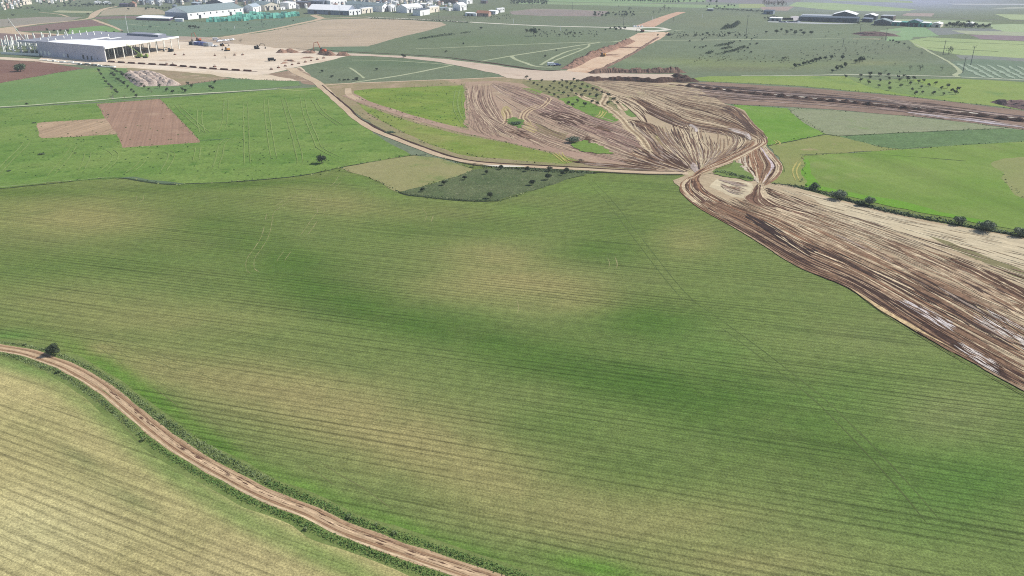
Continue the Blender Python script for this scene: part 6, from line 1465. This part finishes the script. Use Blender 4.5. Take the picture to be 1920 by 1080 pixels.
excavator(1130, 106, 2.8, YEL, 'yellow excavator digging in the sandy cutting', 1.0)
excavator(1204, 60, 2.9, ORG, 'small excavator at the edge of the roundabout', .8)
excavator(417, 86.5, .2, BLK, 'dark loader beside the row of white vans', .5, .9)
excavator(1254, 113 - 46.5, 2.0, BLK, 'dark machine on the verge right of the roundabout', .9, .8)
def crane(x, y, rz, label, L, up, mat, name='mobile_crane'):
    t = thing(name, at(x, y), label, 'crane', None, rz)
    m = MB(); m.prism([(-4.5, -1.3), (4.5, -1.3), (4.5, 1.3), (-4.5, 1.3)], .8, 1.7); m.build('chassis', mat, t)
    for yy in (-1.15, 1.15):
        for xx in (-3.4, -1.8, 1.8, 3.4):
            m = MB(); m.bar((xx, yy - .25, .6), (xx, yy + .25, .6), .6, n=12); m.build('wheel', BLK, t)
    m = MB(); m.prism([(2.8, -1.2), (4.4, -1.2), (4.4, 1.2), (2.8, 1.2)], 1.702, 2.9, 0, [(2.9, -1.1), (4.1, -1.1), (4.1, 1.1), (2.9, 1.1)]); m.build('cab', mat, t)
    m = MB(); m.prism([(-2.6, -1.1), (.4, -1.1), (.4, 1.1), (-2.6, 1.1)], 1.703, 3.0); m.build('turret', mat, t)
    m = MB(); m.bar((-.8, 0, 2.9), (-.8 - L, 0, 2.9 + up), .38, .22, 4); m.build('boom', mat, t)
    m = MB(); m.bar((-.8 - L, 0, 2.9 + up), (-.8 - L, 0, 2.9 + up - 3), .05, n=4); m.box((-.8 - L, 0, 2.9 + up - 3.6), (.4, .3, .6)); m.build('hook', BLK, t)
crane(266, 108.6, .1, 'yellow green mobile crane with raised boom beside the hall columns', 8, 6.5, GRN)
crane(52, 86, .3, 'white crane with a long slanting boom rising behind the left columns', 9, 19, CONCW, 'tall_crane')
def container(x, y, rz, mat, label, L=6.0):
    t = thing('site_container', at(x, y), label, 'container', 'containers and cabins on the yard', rz)
    m = MB(); m.box((0, 0, .15), (L, 2.4, 2.5))
    for k in range(int(L / .5)): m.box((-L / 2 + .25 + k * .5, -1.22, .3), (.2, .06, 2.2)); m.box((-L / 2 + .25 + k * .5, 1.22, .3), (.2, .06, 2.2))
    m.build('shell', mat, t)
    m = MB(); m.box((L / 2 + .03, 0, .3), (.06, 2.1, 2.2)); m.build('door', GREYD, t)
for i, (x, y, mt, nm) in enumerate([(361, 84, BLK, 'black'), (365, 83.8, WHITE, 'white'), (370, 84.2, BLUE, 'blue'), (376, 84.6, BLUE, 'blue'), (382, 85.2, BLUE, 'blue'), (388, 86, GREYL, 'grey'), (393, 86.6, GREYL, 'grey')]):
    container(x, y, 1.3, mt, '%s site container, %s from the left in the yard row' % (nm, ordinal(i + 1)))
def car(x, y, rz, mat, label, group=None, big=False):
    k = 1.35 if big else 1.0
    t = thing('van' if big else 'car', at(x, y), label, 'van' if big else 'car', group, rz, k)
    m = MB(); m.prism([(-2.1, -.85), (2.1, -.85), (2.1, .85), (-2.1, .85)], .35, .85, 0, [(-2.05, -.8), (2.0, -.8), (2.0, .8), (-2.05, .8)])
    if big: m.prism([(-2.0, -.8), (1.1, -.8), (1.1, .8), (-2.0, .8)], .852, 1.7)
    else: m.prism([(-1.6, -.75), (.9, -.75), (.9, .75), (-1.6, .75)], .852, 1.42, 0, [(-1.2, -.62), (.3, -.62), (.3, .62), (-1.2, .62)])
    m.build('body', mat, t)
    m = MB(); m.prism([(.92, -.7), (1.12, -.7), (1.12, .7), (.92, .7)] if big else [(.4, -.66), (.98, -.66), (.98, .66), (.4, .66)], .86, 1.4, 0, [(.91, -.6), (.95, -.6), (.95, .6), (.91, .6)] if big else [(.32, -.6), (.36, -.6), (.36, .6), (.32, .6)]); m.build('windscreen', GLASS, t)
    for xx in (-1.3, 1.3):
        for yy in (-.82, .82):
            m = MB(); m.bar((xx, yy - .1, .33), (xx, yy + .1, .33), .33, n=10); m.build('wheel', BLK, t)
    return t
for i, (x, y) in enumerate([(400, 87), (405, 87.4), (410, 78.4), (414, 78), (418, 77.4), (423, 77), (428, 76.4), (433, 75.8), (437, 75.2)]):
    car(x, y, 1.2, WHITE if i % 3 != 1 else GREYL, 'white vehicle parked in the line beside the yard, %s from the left' % ordinal(i + 1), 'vehicles parked beside the yard')
car(405, 75.5, .3, WHITE, 'white lorry like van parked above the line of white vehicles', None, True)
car(1034, 123.5, .2, WHITE, 'white van parked beside the blue cars at the cutting', None, True)
car(1041, 122.6, .2, BLUE, 'blue car parked right beside the white van at the cutting', 'blue cars at the cutting')
car(1046, 123, .2, BLUE, 'rightmost blue car parked at the cutting', 'blue cars at the cutting')
for i, x in enumerate((1189, 1193, 1198, 1204)): car(x, 50.6, 1.2, WHITE, 'white car parked at the roundabout, %s from the left' % ordinal(i + 1), 'white cars at the roundabout')
car(510, 114.6, .3, BLK, 'dark van standing on the sandy yard', None, True)
for i, x in enumerate(range(1465, 1488, 4)): car(x, 37.4, 1.2, BLK, 'dark lorry parked at the depot, %s from the left' % ordinal(i + 1), 'dark lorries at the depot', True)
rr = random.Random(21)
for i, x in enumerate(range(1462, 1500, 3)): car(x, 41.5 + rr.uniform(-.4, .6), rr.choice([.2, 1.3]), rr.choice([WHITE, GREYL, SLATE, GREYD]), 'car on the depot forecourt, %s from the left' % ordinal(i + 1), 'cars on the depot forecourt')
for i, x in enumerate(range(1504, 1532, 3)): car(x, 33.6 + rr.uniform(-.4, .4), 1.2, rr.choice([WHITE, GREYL, SLATE]), 'vehicle on the upper depot yard, %s from the left' % ordinal(i + 1), 'vehicles on the upper depot yard')
plot('forecourt', [(1440, 40), (1496, 41), (1560, 43.4), (1612, 44), (1570, 45.4), (1500, 43.8), (1440, 41.5)], (196, 198, 200), (180, 184, 186), jit=.4)
plot('turning_place', [(1482, 31), (1492, 29.8), (1500, 31), (1498, 36), (1492, 39), (1484, 36)], (210, 206, 204), (196, 190, 192), jit=.4)
# person standing on the yard
def person(x, y):
    me = bpy.data.meshes.new('person')
    V = [(0, 0, .95), (0, 0, 1.2), (0, 0, 1.45), (0, 0, 1.56), (0, .01, 1.68), (.1, 0, .9), (.12, .02, .5), (.13, 0, .06), (.13, -.14, .03), (-.1, 0, .9), (-.12, -.04, .5), (-.13, 0, .06), (-.13, -.14, .03), (.2, 0, 1.42), (.26, .02, 1.14), (.26, -.06, .9), (-.2, 0, 1.42), (-.26, .02, 1.14), (-.26, -.06, .9)]
    E = [(0, 1), (1, 2), (2, 3), (3, 4), (0, 5), (5, 6), (6, 7), (7, 8), (0, 9), (9, 10), (10, 11), (11, 12), (2, 13), (13, 14), (14, 15), (2, 16), (16, 17), (17, 18)]
    R_ = [.15, .15, .16, .06, .11, .1, .07, .05, .04, .1, .07, .05, .04, .06, .045, .035, .06, .045, .035]
    me.from_pydata(V, E, [])
    o = bpy.data.objects.new('person', me); COL.objects.link(o); o.location = at(x, y)
    o.modifiers.new('Skin', 'SKIN')
    if not me.skin_vertices:
        bm = bmesh.new(); bm.from_mesh(me); bm.verts.layers.skin.verify(); bm.to_mesh(me); bm.free()
    for s_, r_ in zip(me.skin_vertices[0].data, R_): s_.radius = (r_, r_)
    me.skin_vertices[0].data[0].use_root = True
    ss = o.modifiers.new('Subdivision', 'SUBSURF'); ss.levels = 1; ss.render_levels = 1
    me.materials.append(paint('dark work clothes', (70, 62, 60), .8, .1))
    tag(o, 'dark clothed person standing alone on the sandy yard', 'person')
person(422.5, 110)
# footing pits along the yard edge
proto = None
for i, (x, y) in enumerate(zz(400, 55, 8, [(870, 605), (978, 580), (1080, 556), (1182, 536), (1280, 516), (1380, 496), (1467, 474), (1562, 456), (1655, 436)]) + [(402.5, 125.5), (403, 104.5), (455, 103.5), (312.5, 121), (324, 121.5), (328, 103), (440, 104), (345, 103.5)]):
    lb = 'dark footing block with starter bars on the yard, %s from the near corner' % ordinal(i + 1) if i < 9 else 'dark block lying on the open yard, %s counted from the far right' % ordinal(i - 8)
    if proto is None:
        proto = thing('footing_block', at(x, y), lb, 'footing', 'footing blocks on the yard')
        mm = MB(); mm.prism([(-1.1, -.8), (1.1, -.8), (1.1, .8), (-1.1, .8)], -.1, .7, 0, [(-.7, -.5), (.7, -.5), (.7, .5), (-.7, .5)]); mm.build('block', RUST, proto)
        mm = MB()
        for bx in (-.5, 0, .5): mm.bar((bx, 0, .68), (bx + .05, 0, 1.7), .05, n=4)
        mm.build('rebar', BLK, proto)
    else: copy_thing(proto, at(x, y), RNG.uniform(0, 3), 1.0, lb, 'footing blocks on the yard')
# short dark foundation walls in a broken line
proto = None
ln = gpath([(203, 116.6), (262, 120.2), (330, 124.2), (400, 130), (484, 135)], 1.0)
k = 0
for i in range(0, len(ln) - 8, 9):
    p, q = ln[i], ln[i + 6]; L = float(np.linalg.norm(q - p)); rz = math.atan2(q[1] - p[1], q[0] - p[0]); k += 1
    lb = 'brown foundation wall piece along the yard lane, %s from the hall' % ordinal(k)
    if proto is None:
        proto = thing('foundation_wall', (p[0], p[1], 0), lb, 'foundation wall', 'broken line of foundation walls', rz)
        mm = MB(); mm.box((L / 2, 0, -.1), (L, .6, 1.0)); mm.build('wall', RUST, proto)
        mm = MB(); mm.box((L / 2, 0, .902), (L * .9, .3, .2)); mm.build('formwork', BROWN, proto)
    else: copy_thing(proto, (p[0], p[1], 0), rz, 1.0, lb, 'broken line of foundation walls')

# ------------------------------------------------------------------ utility poles
POLEM = paint('grey pole', (120, 124, 118), .8, .2, .1, .5)
POLES = [(1805, 136.5, 1809.5, 109.5, 'nearest utility pole at the right, beside the pale tree rows', 1), (1820, 121.5, 1828, 90, 'tall utility pole with forked top at the right', 2), (1768, 102.5, 1772.5, 78, 'utility pole on the pale green field', 1),
         (1660, 75.5, 1663, 55, 'utility pole beside the brush heap', 1), (1580, 87.5, 1583, 73, 'utility pole among the scattered shrubs', 1), (1612, 62.5, 1613, 47, 'utility pole below the slate hall', 1), (1399, 64.5, 1401, 33, 'tallest utility pole in the middle of the plain', 2),
         (1169, 49.5, 1169.5, 33, 'utility pole beside the white road', 1), (1073, 18.5, 1073, 5, 'far utility pole near the green field at the top', 1), (1223, 38.5, 1223.5, 31, 'utility pole left of the pink cutting', 0), (1228, 38, 1228.5, 31.5, 'slim pole close to the pink cutting', 0), (1262, 42, 1263, 33, 'utility pole right of the pink cutting', 1),
         (963, 44.5, 963, 36, 'thin pole above the white road', 0), (492, 51, 492, 33, 'utility pole on the pasture below the teal stacks', 1), (637, 31, 637, 14, 'utility pole in front of the long blue hall', 1), (670.5, 30.5, 670.3, 11, 'utility pole in front of the white blocks', 1), (823, 38, 823, 20, 'utility pole beside the white road and the white box hall', 1),
         (1317, 33, 1317, 27, 'thin pole below the small grey hut', 0), (240.5, 62, 238, 31.5, 'tall slim pole behind the hall roof', 0), (440, 54, 438, 49, 'short white post on the pasture', 0), (1051, 58, 1051, 49, 'thin pole at the white road left of the trees', 0)]
for bx, by, tx, ty, lb, arms in POLES:
    h = (by - ty) * mpp(by) / .955
    t = thing('utility_pole', at(bx, by), lb, 'utility pole', 'utility poles on the plain', RNG.uniform(-.5, .5))
    m = MB(); m.bar((0, 0, -.2), (0, 0, h), .24, .15, 8); m.build('pole', POLEM if arms else WHITE, t)
    if arms:
        m = MB(); m.bar((-1.3, 0, h - .5), (1.3, 0, h - .5), .09, n=4)
        if arms > 1: m.bar((0, 0, h - .6), (1.4, 0, h + 1.0), .09, n=4); m.bar((0, 0, h - .6), (-1.2, 0, h + .6), .09, n=4)
        m.build('crossarm', POLEM, t)
        for xx in (-1.1, 0.0, 1.1):
            m = MB(); m.lathe([(.05, h - .4), (.1, h - .3), (.06, h - .15), (.09, h - .08), (.02, h)], 8, (xx, 0)); m.build('insulator', GREYL, t)
EXPO = 0.34
# ------------------------------------------------------------------ camera, sun, sky
cam = bpy.data.cameras.new('camera'); co = bpy.data.objects.new('camera', cam); COL.objects.link(co)
co.location = (0, 0, CAM_H); co.rotation_euler = (math.pi / 2 - TILT, 0, 0)
cam.sensor_width = 36.0; cam.lens = FOC / 1920.0 * 36.0; cam.clip_start = 1.0; cam.clip_end = 20000.0
SC.camera = co
SUN_EL, SUN_AZ = math.radians(44), math.atan2(0.95, 0.30)      # azimuth clockwise from +Y
sd = Vector((math.sin(SUN_AZ) * math.cos(SUN_EL), math.cos(SUN_AZ) * math.cos(SUN_EL), math.sin(SUN_EL)))
sl = bpy.data.lights.new('sun', 'SUN'); so = bpy.data.objects.new('sun', sl); COL.objects.link(so)
sl.energy = 4.2; sl.angle = math.radians(0.5); sl.color = (1.0, 0.955, 0.88)
so.rotation_euler = sd.to_track_quat('Z', 'Y').to_euler(); so.location = (200, 100, 300)
W = bpy.data.worlds.new('World'); SC.world = W; W.use_nodes = True
nt = W.node_tree; bg = nt.nodes['Background']
sky = nt.nodes.new('ShaderNodeTexSky'); sky.sky_type = 'NISHITA'; sky.sun_disc = False
sky.sun_elevation = SUN_EL; sky.sun_rotation = SUN_AZ
nt.links.new(sky.outputs[0], bg.inputs[0]); bg.inputs[1].default_value = 0.10
hb = MB(); hb.box((0, 2200, -1.0), (16000, 5200, CAM_H + 3.0))
hm = bpy.data.materials.new('air'); hm.use_nodes = True
hm.node_tree.nodes.remove(hm.node_tree.nodes['Principled BSDF'])
pv = hm.node_tree.nodes.new('ShaderNodeVolumePrincipled')
pv.inputs['Color'].default_value = (0.84, 0.92, 1.0, 1); pv.inputs['Density'].default_value = HAZE_D; pv.inputs['Anisotropy'].default_value = 0.0
hm.node_tree.links.new(pv.outputs[0], hm.node_tree.nodes['Material Output'].inputs['Volume'])
tag(hb.build('haze', hm), kind='stuff')
SC.view_settings.view_transform = 'Standard'; SC.view_settings.look = 'None'
SC.view_settings.exposure = EXPO; SC.view_settings.gamma = 1.0
SC.render.engine = 'CYCLES'
SC.cycles.max_bounces = 4; SC.cycles.diffuse_bounces = 2; SC.cycles.volume_bounces = 0
SC.cycles.use_denoising = False
SC.cycles.filter_width = 1.05
